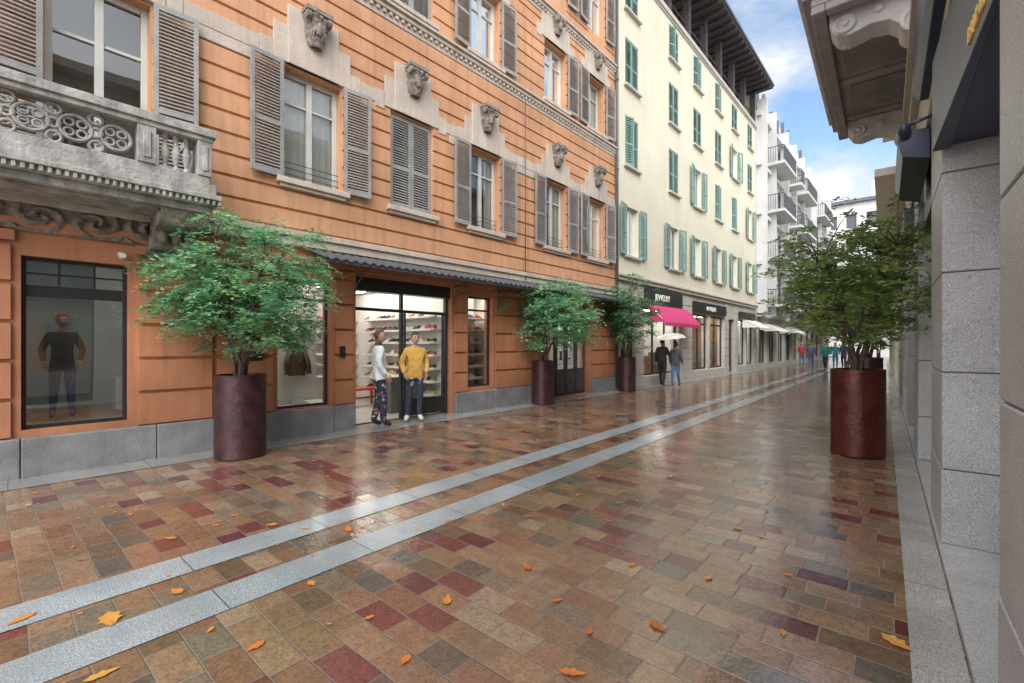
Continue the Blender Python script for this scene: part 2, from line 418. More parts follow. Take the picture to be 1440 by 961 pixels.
def carved(b,c,w,h,d,m=0):
    n=30; mrows=26; rows=[]
    for j in range(mrows+1):
        tt=j/mrows
        row=[]
        for k in range(n+1):
            an=math.pi*k/n
            prof=.50+.50*tt**.7
            lob=1+.13*abs(math.cos(an*3.5+ (1.6 if tt>.5 else 0)))*math.sin((tt*2%1)*math.pi)+.16*mnoise.noise(Vector((an*5,tt*8,c[0])))
            tip=.14*math.exp(-((tt-.48)/.07)**2)+.16*math.exp(-((tt-.92)/.07)**2)
            row.append((c[0]-w/2*prof*math.cos(an)*(lob+tip*.6),c[1]+d*prof*(math.sin(an)**.6 if 0<k<n else 0)*(lob+tip),c[2]-h/2+h*tt))
        rows.append(row)
    b.grid(rows,m)
    b.box(c[0]-w*.56,c[0]+w*.56,c[1]-.05,c[1]+d*1.15,c[2]+h*.5,c[2]+h*.5+.07,m)
    for sx in (-1,1):
        b.lathe((c[0]+sx*w*.44-.035,c[1]+d*.8,c[2]+h*.38),[(0.001,-.01),(.07,0),(.075,.035),(.07,.07),(.001,.08)],12,m,'a')
    b.lathe((c[0],c[1]+d*.75,c[2]+h*.05),[(.001,-.13),(.05,-.11),(.07,-.04),(.07,.03),(.05,.10),(.001,.12)],12,m)

# ------------------------------------------------------------- world, sun, camera
SEL,SAZ=rad(46),rad(140)
wd=bpy.data.worlds.new('World'); sc.world=wd; wd.use_nodes=True
nt=wd.node_tree; bg=nt.nodes['Background']
sky=nd(nt,'ShaderNodeTexSky',sky_type='NISHITA',sun_disc=False,sun_elevation=SEL,sun_rotation=SAZ)
tc=nd(nt,'ShaderNodeTexCoord')
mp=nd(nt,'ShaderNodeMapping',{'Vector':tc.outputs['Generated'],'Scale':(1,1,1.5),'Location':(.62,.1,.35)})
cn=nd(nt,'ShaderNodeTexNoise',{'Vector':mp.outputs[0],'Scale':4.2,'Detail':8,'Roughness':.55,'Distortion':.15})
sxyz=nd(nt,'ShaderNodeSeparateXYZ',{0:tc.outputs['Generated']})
cov=mt(nt,'MULTIPLY',mt(nt,'SUBTRACT',.55,sxyz.outputs[1],clamp=True),.45)  # extra cloud cover added out of view behind the camera, to light the street
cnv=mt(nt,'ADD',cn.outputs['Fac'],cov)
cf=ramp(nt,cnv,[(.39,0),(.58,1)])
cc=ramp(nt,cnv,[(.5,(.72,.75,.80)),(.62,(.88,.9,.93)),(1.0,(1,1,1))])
brt=mt(nt,'MULTIPLY_ADD',mt(nt,'SUBTRACT',.4,sxyz.outputs[1],clamp=True),14.5,8.2)  # those unseen clouds are also made brighter, as added light for the street
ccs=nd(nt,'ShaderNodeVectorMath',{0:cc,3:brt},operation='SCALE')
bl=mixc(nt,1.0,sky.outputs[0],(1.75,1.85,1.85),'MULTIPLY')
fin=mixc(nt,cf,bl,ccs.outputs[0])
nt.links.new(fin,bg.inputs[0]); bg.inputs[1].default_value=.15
sd=Vector((math.sin(SAZ)*math.cos(SEL),math.cos(SAZ)*math.cos(SEL),math.sin(SEL)))
sl=bpy.data.lights.new('sun','SUN'); sl.energy=2.4; sl.angle=rad(38); sl.color=(1,.98,.955)
so=bpy.data.objects.new('sun',sl); so.rotation_euler=sd.to_track_quat('Z','Y').to_euler(); so.location=(0,0,30); COL.objects.link(so)
cd=bpy.data.cameras.new('camera'); cam=bpy.data.objects.new('camera',cd); COL.objects.link(cam)
cd.sensor_width=36; cd.lens=16; cd.clip_end=2000; cd.clip_start=.02; cd.shift_y=.003
cam.location=(0,0,1.53); cam.rotation_euler=(rad(90),0,rad(42.08)); sc.camera=cam

# ------------------------------------------------------------- ground
g=B('ground',pmat('asphalt',(.06,.06,.058),.8,.2,1,.2,60)); g.poly([(-600,-600,-.012),(600,-600,-.012),(600,600,-.012),(-600,600,-.012)]); g.done()
g=B('street_paving',PAVERS); g.poly([(-W-.3,-12,-.004),(1.2,-12,-.004),(1.2,80,-.004),(-W-.3,80,-.004)]); g.done()
g=B('left_pavement',SLABL); g.poly([(-W-.2,-12,.001),(-7.12,-12,.001),(-7.12,61,.001),(-W-.2,61,.001)]); g.done()
st=rad(1.7); SDv=Vector((-math.sin(st),math.cos(st),0)); SPv=Vector((math.cos(st),math.sin(st),0))
for D0,D1 in ((-3.95,-3.63),(-3.27,-2.95)):
    g=B('granite_stripe',STRIPE)
    pts=[SDv*s+SPv*d for s,d in ((-12,D0),(-12,D1),(66,D1),(66,D0))]
    g.poly([(p.x,p.y,.001) for p in pts]); g.done()
g=B('right_border_pavement',[SLABR,KERB,BLACK],None,FR)
g.poly([(-8,.235,.002),(60,.235,.002),(60,.03,.002),(-8,.03,.002)])
g.box(-8,60,-.9,.022,-.003,.035,1)
g.done()

# ------------------------------------------------------------- ORANGE BUILDING
OB=empty('orange_building')
Y1=13.82
cent=[-4.6,-2.2,.79,3.5,5.53,7.6,10.4,12.55]
ops=[]
ops+= [(.10,1.06,.53,2.57),(2.92,3.81,.465,2.62),(4.29,6.59,-.01,2.8),(7.08,7.89,.53,2.66),(10.1,12.2,.02,2.62),(-3.2,-1.2,.0,2.6)]
for c in cent:
    ops.append((c-.5,c+.5,4.25 if abs(c-.79)>.1 else 3.62,6.1))
    ops.append((c-.5,c+.5,8.3,9.95)); ops.append((c-.5,c+.5,11.45,13.1))
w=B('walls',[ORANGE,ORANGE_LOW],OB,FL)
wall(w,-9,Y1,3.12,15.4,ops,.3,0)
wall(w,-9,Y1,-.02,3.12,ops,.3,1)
w.poly([(Y1,0,0),(Y1,-10,0),(Y1,-10,15.4),(Y1,0,15.4)]); w.poly([(-9,0,0),(-9,-10,0),(-9,-10,15.4),(-9,0,15.4)])
w.poly([(-9,-10,0),(Y1,-10,0),(Y1,-10,15.4),(-9,-10,15.4)])
w.done()
r=B('roof',[STUCCO,DARKM],OB,FL)
r.box(-9.1,Y1,-10.1,.7,15.4,15.65); r.hexa([(-9.1,-10.1,15.65),(Y1,-10.1,15.65),(Y1,.8,15.65),(-9.1,.8,15.65),(-9.1,-6,17.5),(Y1,-6,17.5),(Y1,-4,17.5),(-9.1,-4,17.5)],1); r.done()
c1=B('plaster_courses',[ORANGE,ORANGE_LOW],OB,FL)
opsx=[(q[0]-.02,q[1]+.02,q[2],q[3]) for q in ops]
courses(c1,-9,Y1,3.45,7.86,.315,.028,opsx,.036,0)
courses(c1,-9,Y1,8.2,10.6,.315,.028,opsx,.036,0)
courses(c1,-9,Y1,10.95,15.3,.315,.028,opsx,.036,0)
piers=[(-1.1,.02),(1.16,2.0),(2.06,2.84),(3.88,4.22),(6.66,7.0),(7.97,8.75),(8.8,10.0),(12.3,13.1),(13.2,Y1-.03)]
for a,b_ in piers:
    courses(c1,a,b_,.46,2.72,.45,.03,[],.05,1)
    c1.box(a-.03,b_+.03,-.003,.085,2.72,2.84,1)
c1.done()
tr=B('stone_bands',[STUCCO,ORANGE_LOW],OB,FL,bevel=.008)
tr.box(-9,Y1,.0,.10,3.16,3.30,0) ; tr.box(-9,Y1,.0,.14,3.30,3.40,0)
tr.box(-9,Y1,-.003,.06,2.86,3.0,1)
for zz in (8.0,10.75):
    tr.box(-9,Y1,-.003,.10,zz,zz+.09); tr.box(-9,Y1,-.003,.15,zz+.09,zz+.15)
    tr.box(-9,Y1,-.003,.042,zz-.16,zz)
    y=-8.9
    while y<Y1: tr.box(y,y+.07,-.002,.085,zz-.075,zz-.004); y+=.14
def stepped(c,zb):
    tr.box(c-.44,c+.44,-.003,.068,zb+.02,zb+.98)
    tr.box(c-.66,c+.66,-.003,.060,zb+.02,zb+.62)
    for s in (-1,1):
        x0,x1=sorted((c+s*.66,c+s*.86)); tr.box(x0,x1,-.003,.052,zb-.05,zb+.30)
for c in cent[3:]:
    stepped(c,6.12); stepped(c,9.97)
    for zb in (4.25,8.3):
        tr.box(c-.62,c+.62,.0,.13,zb-.10,zb-.005); tr.box(c-.56,c+.56,-.002,.09,zb-.16,zb-.10)
for c in cent[:3]:
    tr.box(c-.62,c+.62,.0,.13,8.2,8.295); stepped(c,6.12)
xs=[-9]+[x for c in cent for x in (c-.86,c+.86)]+[Y1]
for i in range(0,len(xs),2):
    if xs[i+1]-xs[i]>.02:
        tr.box(xs[i]+.002,xs[i+1]-.002,-.003,.049,6.14,6.38)
        if xs[i+1]-xs[i]>.3: tr.box(xs[i]+.10,xs[i+1]-.10,-.003,.045,5.96,6.139)
tr.done()
cb=B('carved_corbels',CARVED,OB,FL,smooth=False)
for c in cent:
    carved(cb,(c,.06,6.80),.40,.50,.20)
    carved(cb,(c,.06,10.45),.34,.40,.17)
cb.done()
pl=B('granite_plinth',PLINTH,OB,FL,bevel=.012)
def plinth(a,b_):
    x=a
    while x<b_-.01:
        e=min(x+1.25,b_)
        if b_-e<.3: e=b_
        pl.box(x,e-.006,-.05,.10,-.01,.45); x=e
for a,b_ in ((-9,-3.25),(-1.15,4.24),(6.64,10.05),(12.25,Y1)): plinth(a,b_)
pl.done()
wn=Win(OB,FL,WFRAME,GLASS); sh=B('shutters',SHUT,OB,FL)
gr=B('window_grilles',DARKM,OB,FL)
for i,c in enumerate(cent):
    z0=4.25 if i!=2 else 3.62
    closed=(i==4)
    if not closed: wn.add(c-.5,c+.5,z0,6.1,.17,.28,{3:2,2:0,5:1,6:3}.get(i,1),.075)
    else: wn.add(c-.5,c+.5,z0,6.1,.24)
    if closed:
        shutter(sh,c-.49,.485,z0+.02,6.09,-.06); shutter(sh,c+.49,-.485,z0+.02,6.09,-.06)
    else:
        aa=rad(4+4*R())
        shutter(sh,c-.52,-.5,z0-.02,6.12,.075,aa); shutter(sh,c+.52,.5,z0-.02,6.12,.075,rad(3+5*R()))
    if i>=3 and not closed:
        for k in range(3): gr.tube([(c-.49,-.08,4.36+k*.10),(c+.49,-.08,4.36+k*.10)],.008,5)
    if i in (4,7): 
        wn.add(c-.5,c+.5,8.3,9.95,.24)
        if i==4: shutter(sh,c-.49,.485,8.32,9.94,-.06); shutter(sh,c+.49,-.485,8.32,9.94,-.06)
        else: shutter(sh,c-.52,-.5,8.28,9.97,.075,rad(4)); shutter(sh,c+.52,.5,8.28,9.97,.075,rad(6))
    else:
        wn.add(c-.5,c+.5,8.3,9.95,.17,.28,2 if i==5 else 1,.075)
        if i!=6: shutter(sh,c-.52,-.5,8.28,9.97,.075,rad(5))
        shutter(sh,c+.52,.5,8.28,9.97,.075,rad(4))
    wn.add(c-.5,c+.5,11.45,13.1,.17,.28,1,.075)
    shutter(sh,c-.52,-.5,11.43,13.12,.075,rad(5)); shutter(sh,c+.52,.5,11.43,13.12,.075,rad(4))
wn.done(); sh.done(); gr.done()
dp=B('drain_pipe',DARKM,OB,FL,smooth=True)
dp.tube([(13.72,.12,.1),(13.72,.12,15.3)],.05,8)
for z in (1.5,4.4,7.4,10.4,13.4): dp.tube([(13.72,.12,z),(13.72,.12,z+.06)],.065,8)
dp.tube([(Y1-.02,.17,7.72),(9,.165,7.74),(4,.168,7.71),(-8.9,.165,7.73)],.008,4)
dp.tube([(8.97,.12,3.2),(8.97,.12,7.9)],.012,5)
dp.done()
fz=B('carved_frieze',CARVED,OB,FL,smooth=True)
rows=[]
for j in range(31):
    row=[]
    for k in range(181):
        a=-1.6+2.85*k/180; z=2.84+.40*j/30
        u=a*2.2; vv=(z-3.04)*2.6*1.1
        cx=(u%1.1)-.55; rr=math.hypot(cx,vv); an=math.atan2(vv,cx)
        h=.5+.5*math.sin(rr*20-an*2*(1 if int(u//1.1)%2 else -1))
        h*=max(0,1-rr*1.0)
        h+=.45*abs(mnoise.noise(Vector((a*11,z*11,0))))+.3*abs(mnoise.noise(Vector((a*30,z*30,3))))
        e=min(1,j/1.5,(30-j)/1.5)
        row.append((a,.02+.11*h*e,z))
    rows.append(row)
fz.grid(rows); fz.done()
BX=.90
bl=B('stone_balcony',BALC,OB,FL,bevel=.008)
bl.box(-3.2,1.83,0,BX,3.46,3.60)
bl.box(-3.2,1.88,.0,BX+.05,3.40,3.46)
bl.box(-3.2,1.84,.0,BX+.0,3.33,3.40)
bl.box(-3.2,1.78,.0,BX-.08,3.24,3.33)
y=-3.1
while y<1.85: bl.box(y,y+.035,BX-.002,BX+.035,3.335,3.398); y+=.065
bl.box(-3.2,1.76,BX-.20,BX-.02,3.60,3.70)
bl.box(-3.2,1.82,BX-.24,BX+.04,4.20,4.30)
bl.box(-3.2,1.79,BX-.21,BX+.01,4.14,4.20)
def ped(a0,a1):
    bl.box(a0,a1,BX-.22,BX,3.70,4.14)
    bl.box(a0+.05,a1-.05,BX,BX+.015,3.76,4.08)
ped(1.02,1.20); ped(1.62,1.78)
ped(-1.35,-1.1)
for y in (1.30,1.41,1.52):
    bl.lathe((y,BX-.1,3.70),[(.035,0),(.035,.03),(.022,.06),(.045,.16),(.05,.21),(.025,.32),(.022,.36),(.036,.40),(.036,.44)],10)
bl.box(1.60,1.76,0,BX-.2,4.20,4.295); bl.box(1.60,1.74,0,BX-.2,3.60,3.70)
for k in range(4):
    bl.lathe((1.68,.1+k*.16,3.70),[(.035,0),(.035,.03),(.022,.06),(.045,.16),(.05,.21),(.025,.32),(.022,.36),(.036,.44)],8)
bl.box(-3.0,1.1,.14,BX-.2,3.225,3.24)
bl.done()
bo=B('balcony_tracery',BALC,OB,FL,smooth=True)
y=-1.03; k=0
while y<.98:
    c=(y+.17,BX-.1,3.92)
    bo.torus(c,.135,.022,18,6)
    for q in range(4):
        an=math.pi/4+q*math.pi/2
        bo.torus((c[0]+.075*math.cos(an),c[1],c[2]+.075*math.sin(an)),.042,.015,10,5)
    bo.torus((y,BX-.1,4.07),.06,.02,12,5); bo.torus((y,BX-.1,3.77),.06,.02,12,5)
    bo.torus((y,BX-.1,3.92),.05,.022,12,5)
    for sz in (1,-1):
        bo.tube([(y,BX-.1,3.92+sz*.05),(y+.04,BX-.1,3.92+sz*.1),(y,BX-.1,3.92+sz*.14)],.018,5)
    y+=.34
bo.done()
bk=B('balcony_brackets',CARVED,OB,FL,bevel=.006)
for a0 in (-1.6,1.27):
    bk.prism(a0,a0+.5,[(.0,2.80),(.10,2.78),(.20,2.83),(.26,2.92),(.32,3.02),(.45,3.04),(.60,3.05),(.74,3.12),(.78,3.238),(0,3.238)])
    bk.lathe((a0-.02,.64,3.13),[(.001,0),(.04,-.012),(.04,0),(.07,0),(.07,-.008),(.1,0),(.1,.54),(.07,.548),(.07,.54),(.001,.54)],14,0,'a')
    bk.lathe((a0-.02,.15,2.88),[(.001,0),(.04,-.012),(.04,0),(.07,0),(.07,-.008),(.1,0),(.1,.54),(.07,.548),(.07,.54),(.001,.54)],14,0,'a')
    for q in range(3): bk.lathe((a0+.1+.15*q,.32,2.86),[(.001,.0),(.05,.02),(.06,.08),(.04,.2),(.001,.21)],8,0)
    bk.box(a0-.05,a0+.55,.0,.13,2.70,2.778)
bk.done()
cp=B('metal_canopy',DARKM,OB,FL)
r0=[];r1=[];r2=[]
n=420
for k in range(n+1):
    a=3.35+(13.4-3.35)*k/n; wv=.018*math.sin(k*2*math.pi/7)
    r0.append((a,.04,3.15+wv)); r1.append((a,.72,2.93+wv)); r2.append((a,.722,2.905+wv))
cp.grid([r0,r1,r2])
cp.box(3.35,13.4,.66,.70,2.86,2.90)
for a in (3.4,4.25,6.6,8.0,10.0,12.3,13.35):
    cp.tube([(a,.04,2.78),(a,.68,2.88)],.014,5); cp.tube([(a,.05,2.40),(a,.10,2.6),(a,.35,2.80),(a,.6,2.87)],.012,5)
cp.done()
# ---- shop fronts
sf=B('shop_frames',BLACK,OB,FL,bevel=.004); sg=B('shop_glass_panes',SHOPGL,OB,FL); sgr=B('reflective_shop_glass',GLASSR,OB,FL)
shopframe(sf,sgr,.10,1.06,.53,2.57,.10,.045,(),())
sf.box(.14,1.02,-.17,-.11,2.10,2.24); 
for x in (.42,.74): sf.box(x-.012,x+.012,-.155,-.105,2.24,2.53)
sf.box(.14,1.02,-.155,-.105,2.37,2.39)
shopframe(sf,sg,2.92,3.81,.465,2.62,.12,.04,(),(2.3,))
shopframe(sf,sg,7.08,7.89,.53,2.66,.12,.045,(),(2.34,))
sf.box(4.29,6.59,-.30,-.05,2.55,2.80)
for x in (4.29,5.36,6.53): sf.box(x,x+.06,-.22,-.14,.0,2.55)
sf.box(4.35,6.53,-.21,-.15,2.18,2.24)
sg.poly([(4.35,-.18,2.24),(6.53,-.18,2.24),(6.53,-.18,2.55),(4.35,-.18,2.55)])
sf.box(5.42,6.53,-.21,-.15,.05,.40); sf.box(5.46,5.50,-.2,-.16,.40,2.18)
sf.box(6.45,6.49,-.2,-.16,.40,2.18)
sg.poly([(5.5,-.18,.40),(6.45,-.18,.40),(6.45,-.18,2.18),(5.5,-.18,2.18)])
for x in (5.6,6.0): sf.box(x,x+.36,-.152,-.143,.12,.33)
sf.box(4.36,4.40,-.95,-.22,.03,2.16)
wdx=B('timber_doors',WOODD,OB,FL,bevel=.006)
wdx.box(10.1,12.2,-.24,-.18,.0,2.62)
for k in range(4):
    a=10.16+k*.51
    wdx.box(a,a+.46,-.18,-.145,.08,.75)
    wdx.box(a,a+.05,-.18,-.14,.8,2.1); wdx.box(a+.41,a+.46,-.18,-.14,.8,2.1)
wdx.box(10.1,12.2,-.18,-.12,2.12,2.2)
sgr.poly([(10.15,-.17,.8),(12.15,-.17,.8),(12.15,-.17,2.1),(10.15,-.17,2.1)])
wdx.box(-3.2,-1.2,-.24,-.18,.0,2.6)
wdx.done(); sf.done(); sg.done(); sgr.done()
det=B('door_details',[BRASS,WHITEC,BLACK],OB,FL,bevel=.003)
det.box(-.32,-.14,.05,.065,1.35,1.65,0); det.box(2.45,2.68,.05,.08,1.28,1.42,2); det.box(3.95,4.05,.05,.08,1.3,1.5,2)
det.lathe((.98,.10,2.66),[(.001,0),(.035,0),(.035,.12),(.001,.12)],10,1,'o'); det.box(.95,1.01,.0,.1,2.68,2.72,1)
det.done()
ri=B('shop_interior',[ROOM,pmat('shop_floor',(.5,.48,.45),.35,.1,2,.03),ROOMD,WOOD,RED,ROOMG],OB,FL)
room(ri,2.6,8.4,-4.6,-.302,.012,2.95,0,1)
ri.box(2.62,4.05,-1.15,-1.05,.02,2.93,0)
ri.box(2.62,4.05,-1.0,-.32,.02,.47,0)
ri.box(7.0,8.0,-1.0,-.32,.02,.5,0)
ri.box(6.72,6.80,-4.5,-.32,.02,2.93,0)
ri.box(7.0,8.3,-1.2,-1.1,.02,2.93,0)
room(ri,-.7,1.7,-2.6,-.302,.50,2.95,5,3)
ri.box(-.2,.1,-2.2,-1.9,.5,1.2,3); ri.box(1.15,1.5,-2.3,-1.8,.5,1.0,0)
shoeb=B('shoes_on_display',[pmat('shoe_black',(.03,.03,.035),.4,.2,5,0),pmat('shoe_white',(.6,.6,.58),.4,.1,5,0),pmat('shoe_red',(.40,.06,.04),.4,.1,5,0),pmat('shoe_tan',(.32,.18,.08),.5,.1,5,0),pmat('shoe_blue',(.06,.10,.22),.4,.1,5,0),pmat('shoe_yellow',(.5,.34,.06),.5,.1,5,0)],OB,FL)
def shoe(a,o,z,L=.26,m=0,along=True,flip=1):
    def T(x,y,h):
        x*=flip
        return (a+x,o+y,z+h) if along else (a+y,o+x,z+h)
    w_=.045
    shoeb.hexa([T(-L/2,-w_,0),T(L/2,-w_*.8,0),T(L/2,w_*.8,0),T(-L/2,w_,0),T(-L/2,-w_,.03),T(L/2,-w_*.8,.025),T(L/2,w_*.8,.025),T(-L/2,w_,.03)],1)
    shoeb.hexa([T(-L/2,-w_*.9,.03),T(L*.46,-w_*.7,.025),T(L*.46,w_*.7,.025),T(-L/2,w_*.9,.03),T(-L*.44,-w_*.6,.11),T(L*.05,-w_*.5,.085),T(L*.05,w_*.5,.085),T(-L*.44,w_*.6,.11)],m)
SHC=[0,0,1,3,3,4,1,0,2,5]
for z in [.35+.3*k for k in range(7)]:
    ri.box(4.3,6.7,-4.58,-4.25,z,z+.03,3 if int(z*10)%2 else 0)
    a=4.4
    while a<6.6: shoe(a,-4.4,z+.03,.26,random.choice(SHC),True,1); a+=.2+.2*R()
    ri.box(6.38,6.715,-3.6,-.5,z,z+.025,0)
    o=-.65
    while o>-3.5: shoe(6.55,o,z+.025,.26,random.choice(SHC),False,-1); o-=.15+.1*R()
    ri.box(7.05,8.3,-1.1,-.62,z,z+.03,3)
    a=7.15
    while a<8.25: shoe(a,-.76,z+.03,.22,random.choice(SHC),True); a+=.25
for (x,y) in ((3.1,-.55),(3.28,-.6),(3.5,-.5)): shoe(x,y,.47,.28,1,True,1)
# red bench
ri.box(5.45,6.25,-2.7,-2.3,.42,.47,4)
for x in (5.48,6.18): ri.box(x,x+.04,-2.68,-2.64,.02,.42,4); ri.box(x,x+.04,-2.36,-2.32,.02,.42,4)
ri.box(5.48,6.22,-2.52,-2.48,.20,.24,4)
ri.box(5.62,6.35,-1.5,-.9,.02,.80,2)
ri.box(5.60,6.37,-1.52,-.88,.802,.83,0)
ri.done()
for k in range(4): shoe(5.70+.18*k,-1.2,.83,.24,[1,5,0,3][k],False,1)
shoeb.done()
ja=B('hanging_jacket',pmat('brown_leather',(.14,.09,.06),.5,.3,8),OB,FL,smooth=True)
rows=[]
for j,(z,w_,d_) in enumerate([(.95,.15,.06),(1.1,.17,.07),(1.3,.16,.07),(1.45,.15,.06),(1.52,.07,.04),(1.56,.03,.03)]):
    rows.append([(3.62+w_*math.cos(q)*(1+.08*math.sin(5*q+j)),-.95+d_*math.sin(q),z) for q in [2*math.pi*k/16 for k in range(16)]])
ja.grid(rows,0,True)
for sx in (-1,1): ja.tube([(3.62+sx*.12,-.93,1.45),(3.62+sx*.19,-.9,1.2),(3.62+sx*.2,-.87,.98)],[.05,.05,.042],8)
ja.tube([(3.62,-.95,1.55),(3.62,-.95,2.9)],.006,5)
ja.done()
lp=B('ceiling_lamps',[LAMP,LAMPW],OB,FL)
for a in (3.2,4.9,6.2): lp.box(a,a+.12,-3.9,-1.3,2.91,2.94)
lp.box(2.9,3.9,-.55,-.42,2.90,2.935); lp.box(7.1,8.2,-.58,-.36,2.90,2.935); lp.box(4.5,6.5,-.8,-.68,2.91,2.94)
lp.box(.0,1.4,-.75,-.60,2.90,2.93,0)
lp.done()

# ------------------------------------------------------------- CREAM BUILDING
CB=empty('cream_building'); C0,C1=13.84,31.3
cc=[15.0,18.7,21.4,24.3,27.0,30.0]
ops=[(14.15,15.3,.1,2.9),(15.9,19.2,.35,2.95),(20.7,22.85,.35,2.95),(23.05,25.2,.35,2.95),(25.9,27.0,.02,2.9),(27.6,29.1,.35,2.95),(29.3,30.8,.35,2.95)]
rowz=[(4.68,6.42),(7.85,9.62),(10.68,12.35),(13.35,14.75)]
for c in cc:
    for a,b_ in rowz: ops.append((c-.5,c+.5,a,b_))
w=B('walls',[CREAM,BAND],CB,FL)
wall(w,C0,C1,3.75,15.2,ops,.28,0); wall(w,C0,C1,-.02,3.75,ops,.3,1)
w.poly([(C1,0,0),(C1,-9,0),(C1,-9,17.4),(C1,0,17.4)]); w.poly([(C0,0,13),(C0,-9,13),(C0,-9,17.4),(C0,0,17.4)])
w.poly([(C0,-9,0),(C1,-9,0),(C1,-9,17.4),(C0,-9,17.4)])
w.poly([(C0,-1.3,15.2),(C1,-1.3,15.2),(C1,-1.3,17.4),(C0,-1.3,17.4)],0)
w.poly([(C0,0,15.2),(C1,0,15.2),(C1,-1.3,15.2),(C0,-1.3,15.2)],1)
w.done()
tr=B('stone_trim',[BAND,WHITEB],CB,FL,bevel=.008)
tr.box(C0,C1,-.003,.12,3.75,3.88); tr.box(C0,C1,-.003,.18,3.88,3.96)
tr.box(C0,C1,-.003,.10,15.0,15.2); tr.box(C0,C1,-.003,.05,14.92,15.0)
for c in cc:
    for a,b_ in rowz: tr.box(c-.6,c+.6,-.002,.12,a-.09,a-.005)
courses(tr,C0+.02,C1,.42,3.7,.47,.02,[(q[0]-.02,q[1]+.02,q[2],q[3]+.9 if q[3]<3.2 else q[3]) for q in ops],.03)
tr.box(C0+.02,15.85,-.003,.06,-.01,.40) ; tr.box(19.25,20.65,-.003,.07,-.01,.41); tr.box(25.25,25.85,-.003,.07,-.01,.41)
tr.box(27.05,27.55,-.003,.07,-.01,.41); tr.box(30.85,C1,-.003,.07,-.01,.41)
for a,b_ in ((15.9,19.2),(20.7,25.2),(27.6,30.8)): tr.box(a,b_,-.1,.05,-.01,.34)
tr.done()
wn=Win(CB,FL,WFRAMEW,GLASS); sh=B('shutters',SHUTG,CB,FL)
random.seed(3)
for i,c in enumerate(cc):
    for j,(a,b_) in enumerate(rowz):
        op=(j==0) or ((i,j) in ((2,1),(4,2),(5,1)))
        if op:
            wn.add(c-.5,c+.5,a,b_,.15,0,random.choice([0,1,2]),.07)
            shutter(sh,c-.52,-.48,a-.01,b_+.01,.045,rad(3+8*R()),.075); shutter(sh,c+.52,.48,a-.01,b_+.01,.045,rad(3+8*R()),.075)
        else:
            wn.add(c-.5,c+.5,a,b_,.22,0,0)
            k=R()
            shutter(sh,c-.49,.485,a+.01,b_-.01,-.05,rad(0 if k<.7 else 14),.075); shutter(sh,c+.49,-.485,a+.01,b_-.01,-.05,0,.075)
wn.done(); sh.done()
rf=B('overhanging_roof',[WOODD,DARKM,WHITEB],CB,FL)
rf.box(C0-.3,C1+.5,-9.2,.85,17.4,17.52,0); rf.box(C0-.3,C1+.55,-9.2,.92,17.52,17.66,1)
rf.hexa([(C0-.3,-9.2,17.66),(C1+.5,-9.2,17.66),(C1+.5,.9,17.66),(C0-.3,.9,17.66),(C0-.3,-5,19.5),(C1,-5,19.5),(C1,-3.5,19.5),(C0-.3,-3.5,19.5)],1)
y=C0
while y<C1+.4: rf.box(y,y+.09,-1.3,.83,17.26,17.398,0); y+=.62
y=C0+.1
while y<C1: rf.box(y,y+.28,-.30,-.02,15.2,17.26,0); y+=2.15
rf.box(C0,C1,-.2,-.14,15.9,15.95,0)
rf.done()
sf=B('shop_frames',BLACK,CB,FL); sg=B('shop_glass_panes',SHOPGL,CB,FL)
shopframe(sf,sg,15.9,19.2,.35,2.95,.14,.07,(17.0,18.1),()); shopframe(sf,sg,20.7,22.85,.35,2.95,.14,.09,(21.8,),(2.5,))
shopframe(sf,sg,23.05,25.2,.35,2.95,.14,.09,(24.1,),(2.5,)); shopframe(sf,sg,27.6,29.1,.35,2.95,.14,.08,(),()); shopframe(sf,sg,29.3,30.8,.35,2.95,.14,.08,(),())
shopframe(sf,sg,14.15,15.3,.1,2.9,.14,.09,(14.7,),(2.3,))
sf.box(25.95,26.95,-.2,-.15,.02,2.9)
sf.box(15.9,19.3,.035,.14,3.06,3.64); sf.box(20.7,25.2,.035,.12,3.02,3.5); sf.box(27.6,30.8,.035,.12,3.02,3.4)
sf.done(); sg.done()
ri=B('shop_interiors',[ROOM,ROOMD,WOOD],CB,FL)
room(ri,15.6,19.4,-2.2,-.302,.2,3.0,0,2); room(ri,20.4,25.5,-2.6,-.302,.2,3.0,2,2); room(ri,27.3,31.0,-2.2,-.302,.2,3.0,0,2); room(ri,13.9,15.5,-2.2,-.302,.05,3.0,1,2)
for a in (16.2,17.3,18.4,21.0,22.0,23.4,24.4,28.0,29.6):
    ri.box(a,a+.6,-1.0,-.6,.2,.9+.3*R(),random.choice([1,2]));
    for z in (1.5,1.9): ri.box(a,a+.7,-2.15,-1.95,z,z+.04,1); ri.box(a+.1,a+.3,-2.1,-1.98,z+.04,z+.25,random.choice([1,2])); ri.box(a+.4,a+.55,-2.1,-1.98,z+.04,z+.3,random.choice([1,2]))
ri.done()
lp=B('ceiling_lamps',[LAMP,LAMPW],CB,FL)
lp.box(15.9,19.2,-.9,-.66,2.94,2.98,0); lp.box(20.8,25.2,-.9,-.60,2.94,2.98,1); lp.box(27.6,30.8,-.9,-.7,2.94,2.98,0)
lp.done()
def text(name,body,size,xf,a,o,z,mat,parent,aflip=1,ext=.008,oslope=0):
    cu=bpy.data.curves.new(name,'FONT'); cu.body=body; cu.size=size; cu.extrude=ext; cu.align_x='CENTER'
    cu.materials.append(mat)
    ob=bpy.data.objects.new(name,cu); COL.objects.link(ob)
    p=xf(a,o,z); ax=(xf(a+aflip,o+oslope,z)-p).normalized(); up=Vector((0,0,1))
    M=Matrix((ax,up,ax.cross(up))).transposed().to_4x4(); M.translation=p
    ob.matrix_world=M; 
    if parent: ob.parent=parent
    return ob
text('sign_lettering','JEWELRY',.34,FL,17.3,.145,3.24,LETT,CB)
